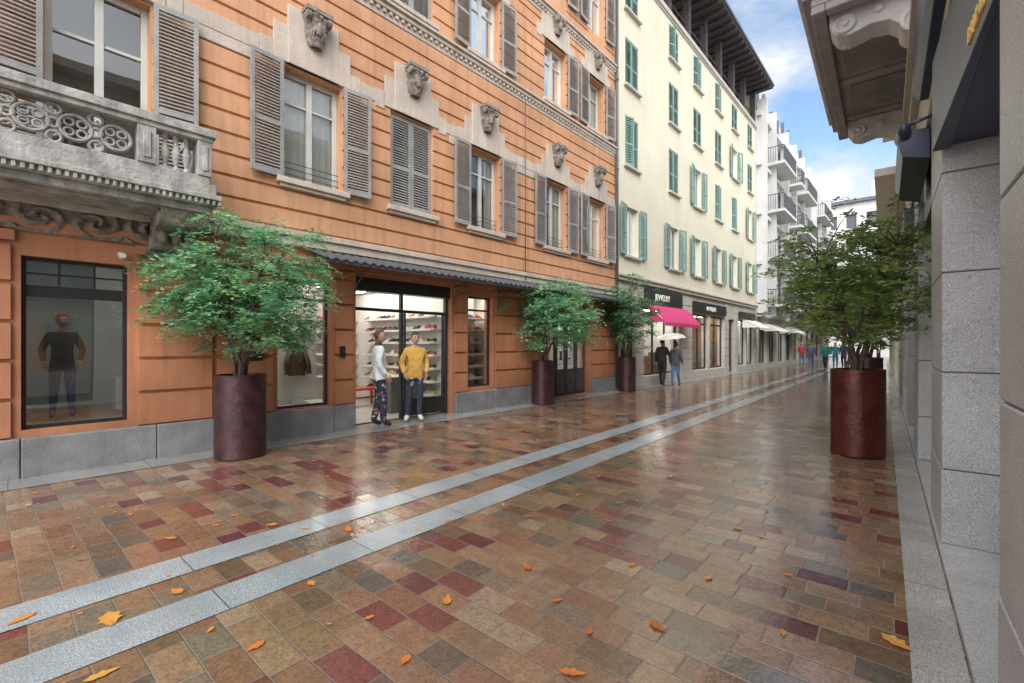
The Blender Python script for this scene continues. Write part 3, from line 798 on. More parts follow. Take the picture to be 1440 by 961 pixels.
text('sign_lettering','ANTIQUES',.28,FL,22.9,.125,3.15,LETT,CB)
def awning(name,mat,parent,a0,a1,z1,z0,out,o_=.05):
    b=B(name,mat,parent,FL)
    n=40;rows=[]
    for j in range(7):
        tt=j/6
        rows.append([(a0+(a1-a0)*k/n,o_+out*tt,z1-(z1-z0)*tt**1.15+.006*math.sin(k*1.3)) for k in range(n+1)])
    rows.append([(a0+(a1-a0)*k/n,o_+out+.003,z0-.14+.018*math.cos(k*math.pi/1.0)) for k in range(n+1)])
    b.grid(rows)
    for a in (a0,a1):
        b.poly([(a,o_,z1),(a,o_+out,z0),(a,o_,z0)])
    return b.done()
awning('pink_awning',PINK,CB,16.1,19.7,3.04,2.36,.6,.145)
awning('white_awning',WHITEC,CB,28.3,31.0,2.98,2.5,.9)
# ------------------------------------------------------------- MODERN WHITE BUILDING
MB=empty('white_apartment_building'); M0,M1=31.35,61
w=B('walls',[WHITEB,BAND],MB,FL)
ops=[];
rows_=[4.2,7.3,10.4,13.5]
y=32.0; mods=[]
while y<60: mods.append(y); y+=2.6
for m_ in mods:
    for z in rows_: ops.append((m_,m_+1.7,z,z+2.2))
    ops.append((m_,m_+2.0,.3,2.8))
wall(w,M0,M1,3.4,16.2,ops,.35,0); wall(w,M0,M1,-.02,3.4,ops,.35,1)
w.poly([(M0,0,15),(M0,-9,15),(M0,-9,16.2),(M0,0,16.2)]); w.poly([(M1,0,0),(M1,-9,0),(M1,-9,19),(M1,0,19)]); w.poly([(M0,0,16.2),(M1,0,16.2),(M1,-9,16.2),(M0,-9,16.2)])
w.box(40.5,M1,-7,-.9,16.2,19.2,0)
w.done()
wn=Win(MB,FL,DARKM,GLASS)
for q in ops: wn.add(q[0],q[1],q[2],q[3],.2,0,random.choice([0,0,1]),.06)
wn.done()
fb=B('balconies_and_fins',[WHITEB,DARKM],MB,FL)
for a0,a1 in ((33.5,37.4),(39.0,40.4),(41.6,46),(50,55)):
    for z in rows_:
        fb.box(a0,a1,.003,1.15,z-.22,z-.04,0)
        fb.box(a0,a1,1.08,1.12,z+.92,z+.97,1)
        y=a0
        while y<a1: fb.box(y,y+.03,1.09,1.115,z-.04,z+.93,1); y+=.13
        for aa in (a0,a1-.03):
            o=.05
            fb.box(aa,aa+.03,0,1.1,z+.92,z+.97,1)
            while o<1.1: fb.box(aa+.003,aa+.028,o,o+.025,z-.04,z+.93,1); o+=.14
for y in (31.6,34.0,37.8,40.6,43.8,46.6,49.4,52,55.2,58):
    fb.box(y,y+.22,.002,.55,3.4,16.9,0)
for z in (3.3,6.55,9.65,12.75,15.85): fb.box(M0,M1,.003,.30,z,z+.22,0)
for y in (32.2,33.6,35.2,37.4,39.2,41,43,45.5,48):
    fb.box(y,y+.16,-.6,-.4,16.2,18.4+.9*R(),1)
fb.box(32,49,-.55,-.47,17.2,17.3,1)
for y in (36.0,44.2): fb.box(y,y+.5,-3,-2.4,16.2,19.5,0)
fb.done()
awning('cream_awning',WHITEC,MB,33,36,2.9,2.4,.9)
awning('cream_awning',WHITEC,MB,39,42,2.9,2.4,.9)
# ------------------------------------------------------------- FAR BUILDING closing the street
FB_=empty('distant_building'); FF=frame((3,74,0),(-1,0,0),(0,-1,0))
w=B('walls',[WHITEB,DARKM],FB_,FF)
ops=[]
for z in (4,7.2,10.4,13.6,16.8):
    for k in range(9): ops.append((1+k*2.1,2.1+k*2.1,z,z+1.8))
wall(w,0,20,0,20,ops,.3); w.poly([(0,0,0),(0,-10,0),(0,-10,20),(0,0,20)]); w.poly([(20,0,0),(20,-10,0),(20,-10,20),(20,0,20)])
w.box(-.4,20.4,-10,.5,20,20.4,1); w.box(-.1,20.1,-.32,-.31,0,20,1)
w.box(3,8,-6,-2,20.4,23,0)
for z in (3.2,6.4,9.6,12.8,16): w.box(0,20,.003,.12,z,z+.2,0)
w.done()
# ------------------------------------------------------------- RIGHT STONE BUILDING
RB=empty('granite_building'); RS=-2.6
cols=[1.47+3.24*k for k in range(-1,6)]
pc=B('granite_pillars',[GRANITE,PLINTH,BAND],RB,FR,bevel=.006)
for s in cols:
    z=0.036
    hs=[.56,.73,.75,.75,.78]
    for k,h in enumerate(hs):
        pc.box(s,s+1.0,-.36,(0 if k else .004),z,z+h-.010); 
        pc.box(s+.01,s+.99,-.35,-.01,z+h-.012,z+h+.002,1)
        z+=h
pc.done()
en=B('entablature',[BAND,SOFF,NAVY,WHST],RB,FR,bevel=.005)
en.box(RS,20,-.5,.03,3.62,4.28,0); en.box(RS,20,-.5,.10,4.28,4.42,0); en.box(RS,20,-.5,.16,4.42,4.5,0)
en.done()
UT=8.4
ops=[]
for k in range(9): ops.append((RS+.6+2.5*k,RS+1.8+2.5*k,5.35,7.4)); 
w=B('walls',[BAND],RB,FR); wall(w,RS,20,4.5,UT,ops,.3)
w.poly([(20,0,0),(20,-9,0),(20,-9,UT),(20,0,UT)]); w.poly([(RS,-.45,0),(RS,-9,0),(RS,-9,UT),(RS,-.45,UT)]); w.poly([(RS,-9,0),(20,-9,0),(20,-9,UT),(RS,-9,UT)])
w.box(RS-.2,20,-9,.4,UT,UT+.25); w.done()
wn=Win(RB,FR,WFRAMEW,GLASS)
for q in ops: wn.add(q[0],q[1],q[2],q[3],.2,.25,1,.07)
wn.done()
sf=B('shop_frames',BLACK,RB,FR); sg=B('shop_glass_panes',GLASSR,RB,FR); ri=B('shop_interiors',[ROOMD,WOOD,ROOM],RB,FR)
na=B('navy_fascias',NAVY,RB,FR,bevel=.004)
lp=B('ceiling_lamps',LAMPW,RB,FR)
for i,s in enumerate(cols[:-1]):
    a0,a1=s+1.0,s+3.24
    sf.box(a0,a0+.06,-.42,-.36,.04,3.3); sf.box(a1-.06,a1,-.42,-.36,.04,3.3); sf.box(a0+.06,a1-.06,-.42,-.363,.04,.22); sf.box(a0+.06,a1-.06,-.42,-.363,2.6,2.68)
    sg.poly([(a0,-.40,.2),(a1,-.40,.2),(a1,-.40,3.3),(a0,-.40,3.3)])
    na.box(a0+.002,a1-.002,-.36,-.05,3.02,3.60)
    if i>=3: na.box(a0+.1,a1-.1,-.05,.11,3.30,3.58)
    lp.box(a0+.3,a1-.3,-.95,-.83,3.20,3.24)
na.prism(2.3,5.5,[(.032,3.72),(.09,3.72),(.13,3.78),(.13,4.26),(.032,4.26)])
na.prism(5.85,7.6,[(.0,3.30),(.20,3.36),(.24,3.52),(.18,3.60),(.0,3.60)])
# sign fascia between the two near pillars, its far end swung slightly into the street
na.hexa([(2.49,-.048,2.99),(4.69,-.048,2.99),(4.69,.055,2.99),(2.49,-.035,2.99),(2.49,-.048,3.66),(4.69,-.048,3.66),(4.69,.055,3.66),(2.49,-.035,3.66)])
room(ri,RS,19.5,-3.0,-.43,.04,3.3,0,1)
for k in range(15): ri.box(-2+k*1.3,-1.4+k*1.3,-2.0,-1.5,.04,.9+.4*R(),random.choice([1,2]))
sf.done(); sg.done(); ri.done(); na.done(); lp.done()
text('gold_sign_lettering','BRUNS',.115,FR,3.10,-.006,3.055,GOLD,RB,-1,.006,-.0409)
sp_=B('facade_spotlight',NAVY,RB,FR,smooth=True)
sp_.lathe((5.35,.20,3.42),[(.001,-.12),(.035,-.12),(.05,-.05),(.055,.08),(.001,.085)],12,0,'a'); sp_.tube([(5.3,.0,3.5),(5.3,.20,3.45)],.015,6); sp_.done()
ba=B('balcony',[SOFF,WHST,SOFFD],RB,FR,bevel=.008)
S0,S1=5.55,9.25
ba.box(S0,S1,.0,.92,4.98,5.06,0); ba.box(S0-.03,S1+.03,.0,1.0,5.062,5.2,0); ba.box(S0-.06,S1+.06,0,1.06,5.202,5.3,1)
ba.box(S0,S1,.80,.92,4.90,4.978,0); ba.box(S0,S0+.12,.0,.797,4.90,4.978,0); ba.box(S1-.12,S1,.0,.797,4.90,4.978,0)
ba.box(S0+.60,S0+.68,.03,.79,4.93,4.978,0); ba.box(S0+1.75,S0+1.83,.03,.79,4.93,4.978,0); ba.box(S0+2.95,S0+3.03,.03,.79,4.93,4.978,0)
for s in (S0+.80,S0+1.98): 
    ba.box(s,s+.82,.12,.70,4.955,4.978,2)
ba.box(S0+.02,S1-.02,.84,.98,5.302,6.2,1)
for s0 in (S0+.20,S1-.52):
    ba.prism(s0,s0+.3,[(0,4.52),(.08,4.49),(.16,4.52),(.22,4.62),(.30,4.70),(.44,4.72),(.52,4.70),(.62,4.68),(.72,4.72),(.78,4.82),(.78,4.976),(0,4.976)],1)
    for (oo,zz,rr) in ((.65,4.80,.095),(.11,4.62,.115)):
        ba.lathe((s0-.03,oo,zz),[(.001,-.012),(.03,-.012),(.032,.012),(rr*.62,.012),(rr*.66,-.006),(rr,.0),(rr,.36),(.001,.37)],18,1,'a')
    ba.lathe((s0-.02,.38,4.84),[(.001,-.01),(.03,-.008),(.05,.012),(.05,.33),(.001,.34)],12,1,'a')
ba.done()
R2=empty('yellow_building'); 
w=B('walls',[CREAM,BAND],R2,FR); ops=[(20.6+2.6*k,22.3+2.6*k,.3,2.8) for k in range(9)]+[(20.9+2.6*k,22.0+2.6*k,4.3,6.2) for k in range(9)]
wall(w,20.03,44,0,7.3,ops,.3); w.box(20.03,44.3,-8,.62,7.3,7.55,1); w.box(20.03,44,-.002,.1,3.3,3.5,1)
w.poly([(44,0,0),(44,-8,0),(44,-8,7.3),(44,0,7.3)]); w.done()
wn=Win(R2,FR,WFRAMEW,GLASSR)
for q in ops: wn.add(q[0],q[1],q[2],q[3],.18,0,0,.06)
wn.done()
R3=empty('pale_building')
w=B('walls',[WHITEB,BAND],R3,FR); ops=[(45.6+2.6*k,47.0+2.6*k,z,z+1.9) for k in range(7) for z in (.6,4.3,7.4)]
wall(w,44.05,64,0,11,ops,.3); w.box(44.05,64,-8,.4,11,11.3,1); w.poly([(44.05,0,7),(44.05,-8,7),(44.05,-8,11),(44.05,0,11)]); w.done()
wn=Win(R3,FR,WFRAMEW,GLASSR)
for q in ops: wn.add(q[0],q[1],q[2],q[3],.18,0,0,.06)
wn.done()

# ------------------------------------------------------------- PLANTERS AND TREES
def planter(x,y,r,h,mat):
    b=B('corten_planter',[mat,SOIL]); b.smooth=True
    b.lathe((0,0,0),[(r*.97,.0),(r*.98,.008),(r,.012),(r,h-.004),(r-.004,h),(r-.018,h),(r-.022,h-.004),(r-.022,h-.08)],48,0)
    b.lathe((0,0,0),[(r-.022,h-.06),(r*.5,h-.045),(.001,h-.03)],24,1)
    b.box(-.004,.004,r-.001,r+.004,.02,h-.01,0)
    o=b.done(); o.location=(x,y,.001)
    md=o.modifiers.new('e','EDGE_SPLIT'); md.split_angle=rad(40)
    o.rotation_euler=(0,0,R()*6)
    return o
def tree(name,x,y,z0,cx,cy,cz,rx,rz,mat,ncl=190,nl=52,seed=1,leaf=.062,hang=.4,thin=-.2,spray=1.0):
    rnd=random.Random(seed); e=empty(name,(x,y,z0))
    br=B('branches',BARK,e,smooth=True)
    stems=[]; 
    cen=Vector((cx,cy,cz-z0))
    for k in range(6):
        an=k*1.05+rnd.random()*.5; rr=rx*(.25+.45*rnd.random())
        end=cen+Vector((math.cos(an)*rr,math.sin(an)*rr,rz*(.1+.6*rnd.random())))
        st_=Vector((math.cos(an)*.05,math.sin(an)*.05,-.05))
        pts=[]; n=9
        for i in range(n+1):
            tt=i/n
            p=st_.lerp(end,tt); p.x=st_.x+(end.x-st_.x)*tt**1.5; p.y=st_.y+(end.y-st_.y)*tt**1.5
            p+=Vector((rnd.gauss(0,.022),rnd.gauss(0,.022),0))*(1 if 0<i else 0)
            pts.append(p)
        stems.append(pts)
        br.tube(pts,[.026*(1-.8*i/n)+.004 for i in range(n+1)],6)
    lv=B('foliage',mat,e); V=lv.v; F=lv.f
    allp=[(p,i) for s in stems for i,p in enumerate(s) if i>=3]
    lobes=[(Vector((rnd.gauss(0,1),rnd.gauss(0,1),rnd.gauss(.1,.8))).normalized(),.78+.36*rnd.random()) for _ in range(14)]
    cl=[]; tries=0
    while len(cl)<ncl and tries<9000:
        tries+=1
        d=Vector((rnd.gauss(0,1),rnd.gauss(0,1),rnd.gauss(0,1))).normalized()
        k=max(lobes,key=lambda l:l[0].dot(d)); m_=k[1]*(.6+.4*max(0,k[0].dot(d)))
        rad_=(rnd.random()**.45)*m_*1.1
        p=cen+Vector((d.x*rx,d.y*rx,d.z*rz))*rad_
        if mnoise.noise(p*2.4+Vector((seed*3.1,0,0)))<thin: continue
        cl.append((p,d))
    for p,d in cl:
        q=min(allp,key=lambda t:(t[0]-p).length+max(0,t[0].z-p.z)*1.5)[0]
        mid=q.lerp(p,.55)+Vector((0,0,.06+.05*rnd.random()))
        if rnd.random()<.8: br.tube([q,mid,p],[.009,.006,.002],4)
        dd=Vector((d.x,d.y,.15*rnd.random())); 
        if dd.length<.1: dd=Vector((1,0,0))
        dd.normalize()
        for s_ in range(4):
            an=rnd.gauss(0,1.0); ax=Vector((dd.x*math.cos(an)-dd.y*math.sin(an),dd.x*math.sin(an)+dd.y*math.cos(an),.2+.4*rnd.random()))
            L=(.18+.17*rnd.random())*spray; base=p+Vector((rnd.gauss(0,.06),rnd.gauss(0,.06),rnd.gauss(0,.05)))*spray
            m2=nl//4
            for i in range(m2):
                tt=(i+.5)/m2
                c=base+ax*(L*tt)+Vector((0,0,-hang*L*tt*tt*1.6))
                sd_=ax.cross(Vector((0,0,1))).normalized()*(1 if i%2 else -1)
                ld=(sd_*(.8+.3*rnd.random())+ax*(.3+.4*rnd.random())+Vector((rnd.gauss(0,.25),rnd.gauss(0,.25),-hang*.9*rnd.random()+rnd.gauss(0,.2)))).normalized()
                ll=leaf*(.6+.7*rnd.random()); c=c+ld*ll*.3
                wv=ld.cross(Vector((rnd.gauss(0,.5),rnd.gauss(0,.5),1))).normalized()*ll*.25
                up=ld.cross(wv).normalized()*ll*.07
                b0=len(V)
                V.extend((c-ld*ll*.1,c+ld*ll*.42+wv+up,c+ld*ll,c+ld*ll*.42-wv+up))
                F.append((b0,b0+1,b0+2,b0+3)); lv.mi.append(0)
    br.done(); lv.done(recalc=False)
    return e
planter(-6.98,2.15,.315,1.12,CORTEND)
tree('potted_tree',-6.98,2.15,1.10,-.0,.05,2.26,1.10,1.00,LEAF,290,68,1,.066,.5,-.10)
planter(-7.28,9.25,.285,1.12,CORTEND)
tree('potted_tree',-7.28,9.25,1.10,.20,.10,2.36,1.20,.98,LEAF,215,56,2,.08,.5,-.10)
planter(-7.2,13.6,.28,1.12,CORTEND)
tree('potted_tree',-7.2,13.6,1.10,0,.05,2.5,.88,1.15,LEAF3,170,48,3,.09,.4,-.12)
planter(-.68,7.96,.315,1.19,CORTEN)
tree('potted_tree',-.68,7.96,1.17,-.06,0,2.42,1.12,1.0,LEAF2,240,60,4,.068,.35,-.05)
planter(-1.07,15.2,.31,1.19,CORTEND)
tree('potted_tree',-1.07,15.2,1.17,.1,0,2.9,1.35,1.5,LEAF2,190,44,5,.10,.3,-.1)
for (x,y,h,m_) in ((-3.0,30,5.0,LEAF2),(-2.6,46,7.5,LEAF2)):
    tree('street_tree',x,y,0,0,0,h*.64,1.5 if h<6 else 2.4,h*.34,m_,240,44,int(y),.20,.3,-.3,1.8)

# ------------------------------------------------------------- FALLEN LEAVES
fl=B('fallen_leaves',DEADLEAF)
def fleaf(x,y,s):
    an=R()*6.28; n=[(0,-1),(.28,-.72),(.55,-.5),(.42,-.2),(.62,.1),(.33,.3),(.22,.72),(0,1.05),(-.22,.72),(-.33,.3),(-.62,.1),(-.42,-.2),(-.55,-.5),(-.28,-.72)]
    ca,sa=math.cos(an),math.sin(an); k=.65+.4*R(); cu=.08+.18*R()
    def P(px,py): 
        X,Y=px*s*k,py*s; return (x+X*ca-Y*sa,y+X*sa+Y*ca,.005+s*cu*(px*px*.8+.35*py*py*(1 if R()>.1 else 0)))
    b0=len(fl.v); fl.v.append(Vector((x,y,.005)))
    for p in n: fl.v.append(Vector(P(*p)))
    for i in range(len(n)): fl.f.append((b0,b0+1+i,b0+1+(i+1)%len(n))); fl.mi.append(0)
for x,y,s in [(-3.43,.70,.055),(-3.35,.38,.09),(-3.72,.05,.07),(-2.51,.84,.048),(-2.82,.29,.065),(-2.11,1.76,.055),(-1.07,2.36,.06),(-.10,3.05,.075),(-1.21,1.76,.065),(-1.86,1.29,.04),(-2.02,2.39,.048),(-3.53,1.89,.06),(-4.4,.86,.052),(-2.3,1.35,.036),(-1.5,2.9,.04),(-.55,2.75,.035),(-2.9,1.3,.04),(-1.62,2.2,.04),(-4.1,1.5,.05),(-2.6,3.1,.045)]:
    fleaf(x,y,s)
random.seed(11)
for k in range(290):
    y=R()**1.25*24-.4; x=-7.0+6.8*(R()**1.25); fleaf(x,y,.014+.028*R())
fl.done(recalc=False)

# ------------------------------------------------------------- PEOPLE
SKIN=pmat('skin',(.50,.29,.20),.5,.06,8,0)
HAIRD=pmat('dark_hair',(.03,.02,.015),.5,.3,40,.3,200)
HAIRB=pmat('brown_hair',(.10,.055,.03),.5,.3,40,.3,200)
EYE=pmat('eye_dark',(.02,.015,.01),.2,0,1,0); LIP=pmat('lip',(.35,.12,.10),.5,0,1,0)
def cloth(name,c,c2=None,sc_=14,thr=.55):
    m,nt,b=mk(name); p=nd(nt,'ShaderNodeTexCoord').outputs['Object']
    n=noise(nt,p,6,3); c_=mixc(nt,n,[x*.7 for x in c],[min(1,x*1.25) for x in c])
    if c2:
        v=nd(nt,'ShaderNodeTexVoronoi',{'Vector':p,'Scale':sc_})
        f=nd(nt,'ShaderNodeSeparateColor',{0:v.outputs['Color']})
        c_=mixc(nt,mt(nt,'GREATER_THAN',f.outputs[0],thr),c_,ramp(nt,f.outputs[1],[(0,c2[0]),(.5,c2[1]),(.8,c2[2])],'CONSTANT'))
    nt.links.new(c_,b.inputs['Base Color']); b.inputs['Roughness'].default_value=.85
    h=noise(nt,p,9,4,.7); bp=nd(nt,'ShaderNodeBump',{'Height':h,'Strength':.9,'Distance':.05}); nt.links.new(bp.outputs[0],b.inputs['Normal'])
    return m
def skinmesh(name,pts,edges,radii,parent,mats,label_of=None,sub=2):
    me=bpy.data.meshes.new(name); me.from_pydata(pts,edges,[]); ob=bpy.data.objects.new(name+'_tmp',me); COL.objects.link(ob)
    sk=ob.modifiers.new('s','SKIN'); sk.use_smooth_shade=True
    sv=me.skin_vertices[0].data
    for i,r_ in enumerate(radii): sv[i].radius=r_ if isinstance(r_,tuple) else (r_,r_); sv[i].use_root=(i==0)
    ss=ob.modifiers.new('u','SUBSURF'); ss.levels=sub; ss.render_levels=sub
    dg=bpy.context.evaluated_depsgraph_get(); dg.update()
    m2=bpy.data.meshes.new_from_object(ob.evaluated_get(dg))
    bpy.data.objects.remove(ob)
    m2.materials.clear()
    for m in mats: m2.materials.append(m)
    o2=bpy.data.objects.new(name,m2); COL.objects.link(o2); o2.parent=parent
    for p in m2.polygons:
        p.use_smooth=True
        if label_of: p.material_index=label_of(p.center)
    return o2
def person(name,x,y,z,heading,height,top,bot,shoe_,hair=HAIRD,J=None,R_=None,headturn=0,longhair=False,detail=True,hat=None,coat=0,skin=SKIN,hands=True):
    e=empty(name,(x,y,z),heading,height/1.76)
    j={'pel':(0,0,.95),'sp':(0,.01,1.12),'ch':(0,.0,1.31),'nb':(0,-.01,1.465),'nk':(0,.01,1.55),
       'shl':(-.165,-.01,1.41),'ell':(-.225,-.03,1.15),'wrl':(-.235,.06,.92),'shr':(.165,-.01,1.41),'elr':(.225,-.03,1.15),'wrr':(.235,.06,.92),
       'hil':(-.088,0,.88),'knl':(-.10,.02,.50),'anl':(-.11,-.02,.10),'tol':(-.125,.13,.045),
       'hir':(.088,0,.88),'knr':(.10,.02,.50),'anr':(.11,-.02,.10),'tor':(.125,.13,.045)}
    if J: j.update(J)
    r_={'pel':(.135,.105),'sp':(.13,.10),'ch':(.15,.115),'nb':(.085,.07),'nk':(.052,.055),'sh':.068,'el':.052,'wr':.036,'hi':.095,'kn':.066,'an':.046,'to':.036}
    if coat: r_.update({'pel':(.165,.135),'sp':(.16,.13),'ch':(.17,.135),'sh':.08,'el':.064,'wr':.05})
    if R_: r_.update(R_)
    keys=list(j.keys()); ix={k:i for i,k in enumerate(keys)}
    E=[('pel','sp',0),('sp','ch',0),('ch','nb',0),('nb','nk',3),('ch','shl',0),('shl','ell',0),('ell','wrl',0),('ch','shr',0),('shr','elr',0),('elr','wrr',0),
       ('pel','hil',1),('hil','knl',1),('knl','anl',1),('anl','tol',2),('pel','hir',1),('hir','knr',1),('knr','anr',1),('anr','tor',2)]
    rr=[r_.get(k,r_.get(k[:2])) for k in keys]
    segs=[(Vector(j[a]),Vector(j[b]),l) for a,b,l in E]
    hem=.86 if not coat else .80
    def lab(c):
        best=9;L=0
        for a,b,l in segs:
            ab=b-a; tt=max(0,min(1,(c-a).dot(ab)/ab.length_squared)); d=(a+ab*tt-c).length
            if d<best-.001: best=d;L=l
        if L==1 and c.z>hem: L=0
        if L==1 and c.z<.075: L=2
        if L==2 and c.z>.14: L=1
        return L
    skinmesh('body',[j[k] for k in keys],[(ix[a],ix[b]) for a,b,l in E],rr,e,[top,bot,shoe_,skin],lab)
    hb=B('head',[skin,hair,EYE,LIP],e,smooth=True)
    ct,stn=math.cos(headturn),math.sin(headturn); hc=Vector(j['nk'])+Vector((0,.015,.105))
    def HT(p): return (hc.x+p[0]*ct-p[1]*stn,hc.y+p[0]*stn+p[1]*ct,hc.z+p[2])
    def ell(c,rx,ry,rz,m,fn=None,nu=20,nv=14,keep=None):
        rows=[]
        for i in range(nv+1):
            ph=math.pi*i/nv; row=[]
            for k in range(nu):
                th=2*math.pi*k/nu
                q=[rx*math.sin(ph)*math.cos(th),ry*math.sin(ph)*math.sin(th),rz*math.cos(ph)]
                if fn: q=fn(*q)
                row.append(HT((c[0]+q[0],c[1]+q[1],c[2]+q[2])))
            rows.append(row)
        hb.grid(rows,m,True)
    def face(x_,y_,z_):
        if z_<0:
            k=-z_/.118; x_*=1-.32*k*k; y_=y_*(1-.12*k)+(.016*k if y_>0 else .03*k)
        if y_>.06 and abs(x_)<.022 and -.04<z_<.012: y_+=.020*(1-abs(x_)/.022)
        if y_>.05 and .008<z_<.04 and .015<abs(x_)<.05: y_-=.008
        return [x_,y_,z_]
    ell((0,0,0),.076,.096,.118,0,face,28,22)
    def hr(x_,y_,z_):
        if y_>.02 and z_<.055: y_*=.55; x_*=.93
        if longhair and z_<0: z_*=2.0; y_=min(y_,-.005) if y_<.03 else y_*.3
        elif z_<-.05: z_=-.05-.3*(-z_-.05); x_*=.9
        n_=1+.05*mnoise.noise(Vector((x_*30,y_*30,z_*30)))
        return [x_*n_,y_*n_,z_*n_]
    ell((0,-.012,.012),.086,.104,.118,1,hr,24,18)
    if detail:
        for s in (-1,1):
            ell((s*.078,-.005,-.01),.012,.018,.028,0,None,8,6); ell((s*.031,.086,.012),.012,.008,.007,2,None,8,6); ell((s*.031,.088,.034),.018,.006,.004,1,None,8,6)
        ell((0,.092,-.052),.024,.008,.008,3,None,10,6)
    if hat: 
        hb.mats.append(hat); ell((0,-.005,.05),.095,.112,.085,4,lambda a,b,c:[a,b,max(c,-.02)])
    hb.done()
    if hands:
        for sd_ in ('l','r'):
            wv=Vector(j['wr'+sd_]); el=Vector(j['el'+sd_]); d=(wv-el).normalized(); sx=-1 if sd_=='l' else 1
            inn=Vector((-sx,0,0)); fw=(Vector((0,1,0))-d*d.y).normalized(); inn=(inn-d*inn.dot(d)-fw*inn.dot(fw)).normalized()
            pts=[wv-d*.01,wv+d*.045,wv+d*.08]; ed=[(0,1),(1,2)]; ra=[.026,(.036,.022),(.034,.020)]
            for f in range(4):
                off=fw*(.030-.020*f); Ls=[.072,.080,.074,.058][f]
                b0=len(pts); pts+= [wv+d*.082+off,wv+d*(.082+Ls*.5)+off+inn*.008,wv+d*(.082+Ls*.9)+off+inn*.028]
                ed+=[(2,b0),(b0,b0+1),(b0+1,b0+2)]; ra+=[.0105,.0095,.008]
            b0=len(pts); pts+=[wv+d*.035+fw*.035+inn*.012,wv+d*.065+fw*.055+inn*.022,wv+d*.09+fw*.058+inn*.03]; ed+=[(1,b0),(b0,b0+1),(b0+1,b0+2)]; ra+=[.013,.011,.009]
            skinmesh('hand',[tuple(p) for p in pts],ed,ra,e,[skin],None,1)
    return e
DEN=cloth('dark_denim',(.03,.035,.05)); BLU=cloth('blue_denim',(.09,.17,.32)); BLK=cloth('black_cloth',(.02,.02,.023))
SH_B=pmat('black_shoe',(.02,.02,.02),.4,.1,5,0); SH_W=pmat('pale_shoe',(.6,.58,.5),.5,.1,5,0)
person('man_in_pale_shirt',-7.50,4.62,0,rad(-18),1.80,cloth('pale_shirt',(.72,.78,.80)),cloth('patterned_trousers',(.025,.03,.05),((.35,.08,.1),(.05,.15,.35),(.4,.38,.2)),24,.78),SH_B,HAIRB,
   J={'ell':(-.21,-.04,1.15),'wrl':(-.18,.05,.93),'elr':(.21,-.06,1.16),'wrr':(.2,.08,.95),'anl':(-.1,-.08,.10),'tol':(-.11,.07,.045),'anr':(.10,.05,.10),'tor':(.12,.2,.045),'knr':(.09,.06,.5)},
   R_={'pel':(.155,.12),'sp':(.145,.115),'ch':(.155,.12),'sh':.075,'el':.062,'wr':.042,'hi':.10,'kn':.075,'an':.062},headturn=rad(-25))
person('man_in_yellow_sweater',-7.55,5.46,0,rad(-112),1.76,cloth('yellow_sweater',(.62,.37,.08)),cloth('ripped_jeans',(.03,.04,.06),((.3,.35,.4),(.06,.08,.13),(.2,.1,.1)),15,.88),SH_W,HAIRD,
   J={'shl':(-.17,-.01,1.40),'shr':(.17,-.01,1.40),'ell':(-.255,-.05,1.16),'wrl':(-.215,.07,.95),'elr':(.255,-.05,1.16),'wrr':(.215,.07,.95),'knl':(-.10,.03,.5),'anl':(-.09,0,.10),'tol':(-.12,.14,.045),'anr':(.15,-.02,.10),'tor':(.21,.11,.045),'knr':(.12,.02,.5)},
   R_={'pel':(.165,.125),'sp':(.16,.13),'ch':(.16,.125),'sh':.08,'el':.066,'wr':.046,'hi':.095,'kn':.068,'an':.05},headturn=rad(8))
person('reflection_figure',-8.75,.50,.52,rad(-95),1.42,cloth('leather_jacket',(.035,.04,.05)),BLU,SH_B,HAIRB,J={'ell':(-.25,-.05,1.16),'wrl':(-.22,.10,.97),'elr':(.25,-.05,1.16),'wrr':(.22,.10,.97),'anl':(-.12,0,.1),'anr':(.12,0,.1)})  # solid figure added behind the glass, stands in for a person's reflection
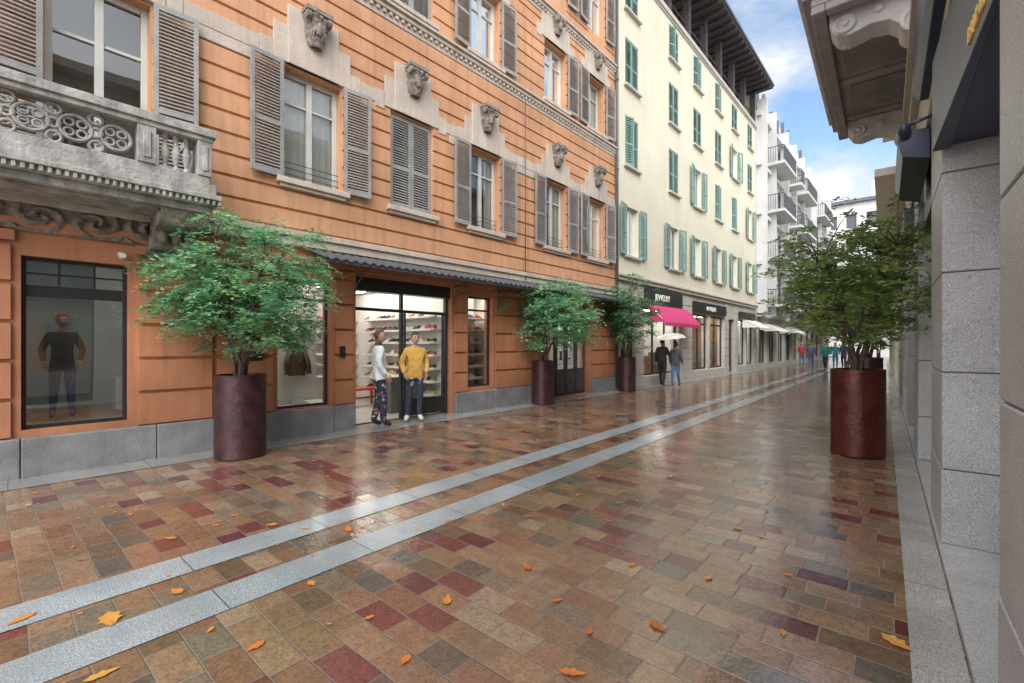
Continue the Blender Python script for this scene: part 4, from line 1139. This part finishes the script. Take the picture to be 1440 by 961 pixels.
wk=lambda s:{'knl':(-.09,.10*s,.5),'anl':(-.09,.13*s,.12),'tol':(-.10,.26*s if s>0 else .02,.06),'knr':(.09,-.02,.5),'anr':(.09,-.16*s,.12),'tor':(.10,-.04*s,.05)}
J1=wk(1); J1.update({'elr':(.25,.03,1.16),'wrr':(.20,.20,1.22)})
person('man_in_black_coat',-7.02,15.9,0,rad(6),1.72,BLK,cloth('charcoal_trousers',(.025,.025,.03)),SH_B,HAIRD,J=J1,coat=1)
person('woman_in_grey_coat',-6.62,16.15,0,rad(2),1.62,cloth('mauve_coat',(.10,.085,.11)),BLU,SH_B,HAIRB,J=wk(-1),coat=1)
ub=B('umbrella',[pmat('umbrella_cloth',(.62,.60,.55),.4,.08,5,.03),BLACK]); ub.smooth=True
rows=[]
for j_ in range(8):
    tt=j_/7; row=[]
    for k in range(32):
        an=2*math.pi*k/32; sc_=1-.05*tt*abs(math.sin(an*4))
        row.append((.56*math.sin(tt*1.25)/math.sin(1.25)*math.cos(an)*sc_,.56*math.sin(tt*1.25)/math.sin(1.25)*math.sin(an)*sc_,.32*(math.cos(tt*1.25)-math.cos(1.25))+(.02*abs(math.sin(an*4))*tt)))
    rows.append(row)
ub.grid(rows,0,True); ub.tube([(0,0,-.62),(0,0,.28)],.008,6,1)
for k in range(8):
    an=2*math.pi*k/8; ub.tube([(0,0,.12),(.38*math.cos(an),.38*math.sin(an),.10)],.003,4,1)
uo=ub.done(); uo.location=(-6.80,16.12,1.72); uo.rotation_euler=(rad(4),rad(-4),0)
for i,(x,y,hd,h,c) in enumerate([(-5.2,33.6,180,1.68,(.10,.12,.2)),(-4.55,34.4,170,1.7,(.02,.25,.26)),(-4.2,35.8,185,1.66,(.03,.33,.36)),(-3.8,36.2,175,1.72,(.05,.09,.22)),(-6.6,39,180,1.7,(.4,.05,.05))]):
    person('pedestrian',x,y,0,rad(hd),h,cloth('jacket_cloth',c),DEN if i%2 else BLU,SH_B,HAIRD if i%2 else HAIRB,J=wk(1 if i%2 else -1),coat=1,detail=False,hands=False)
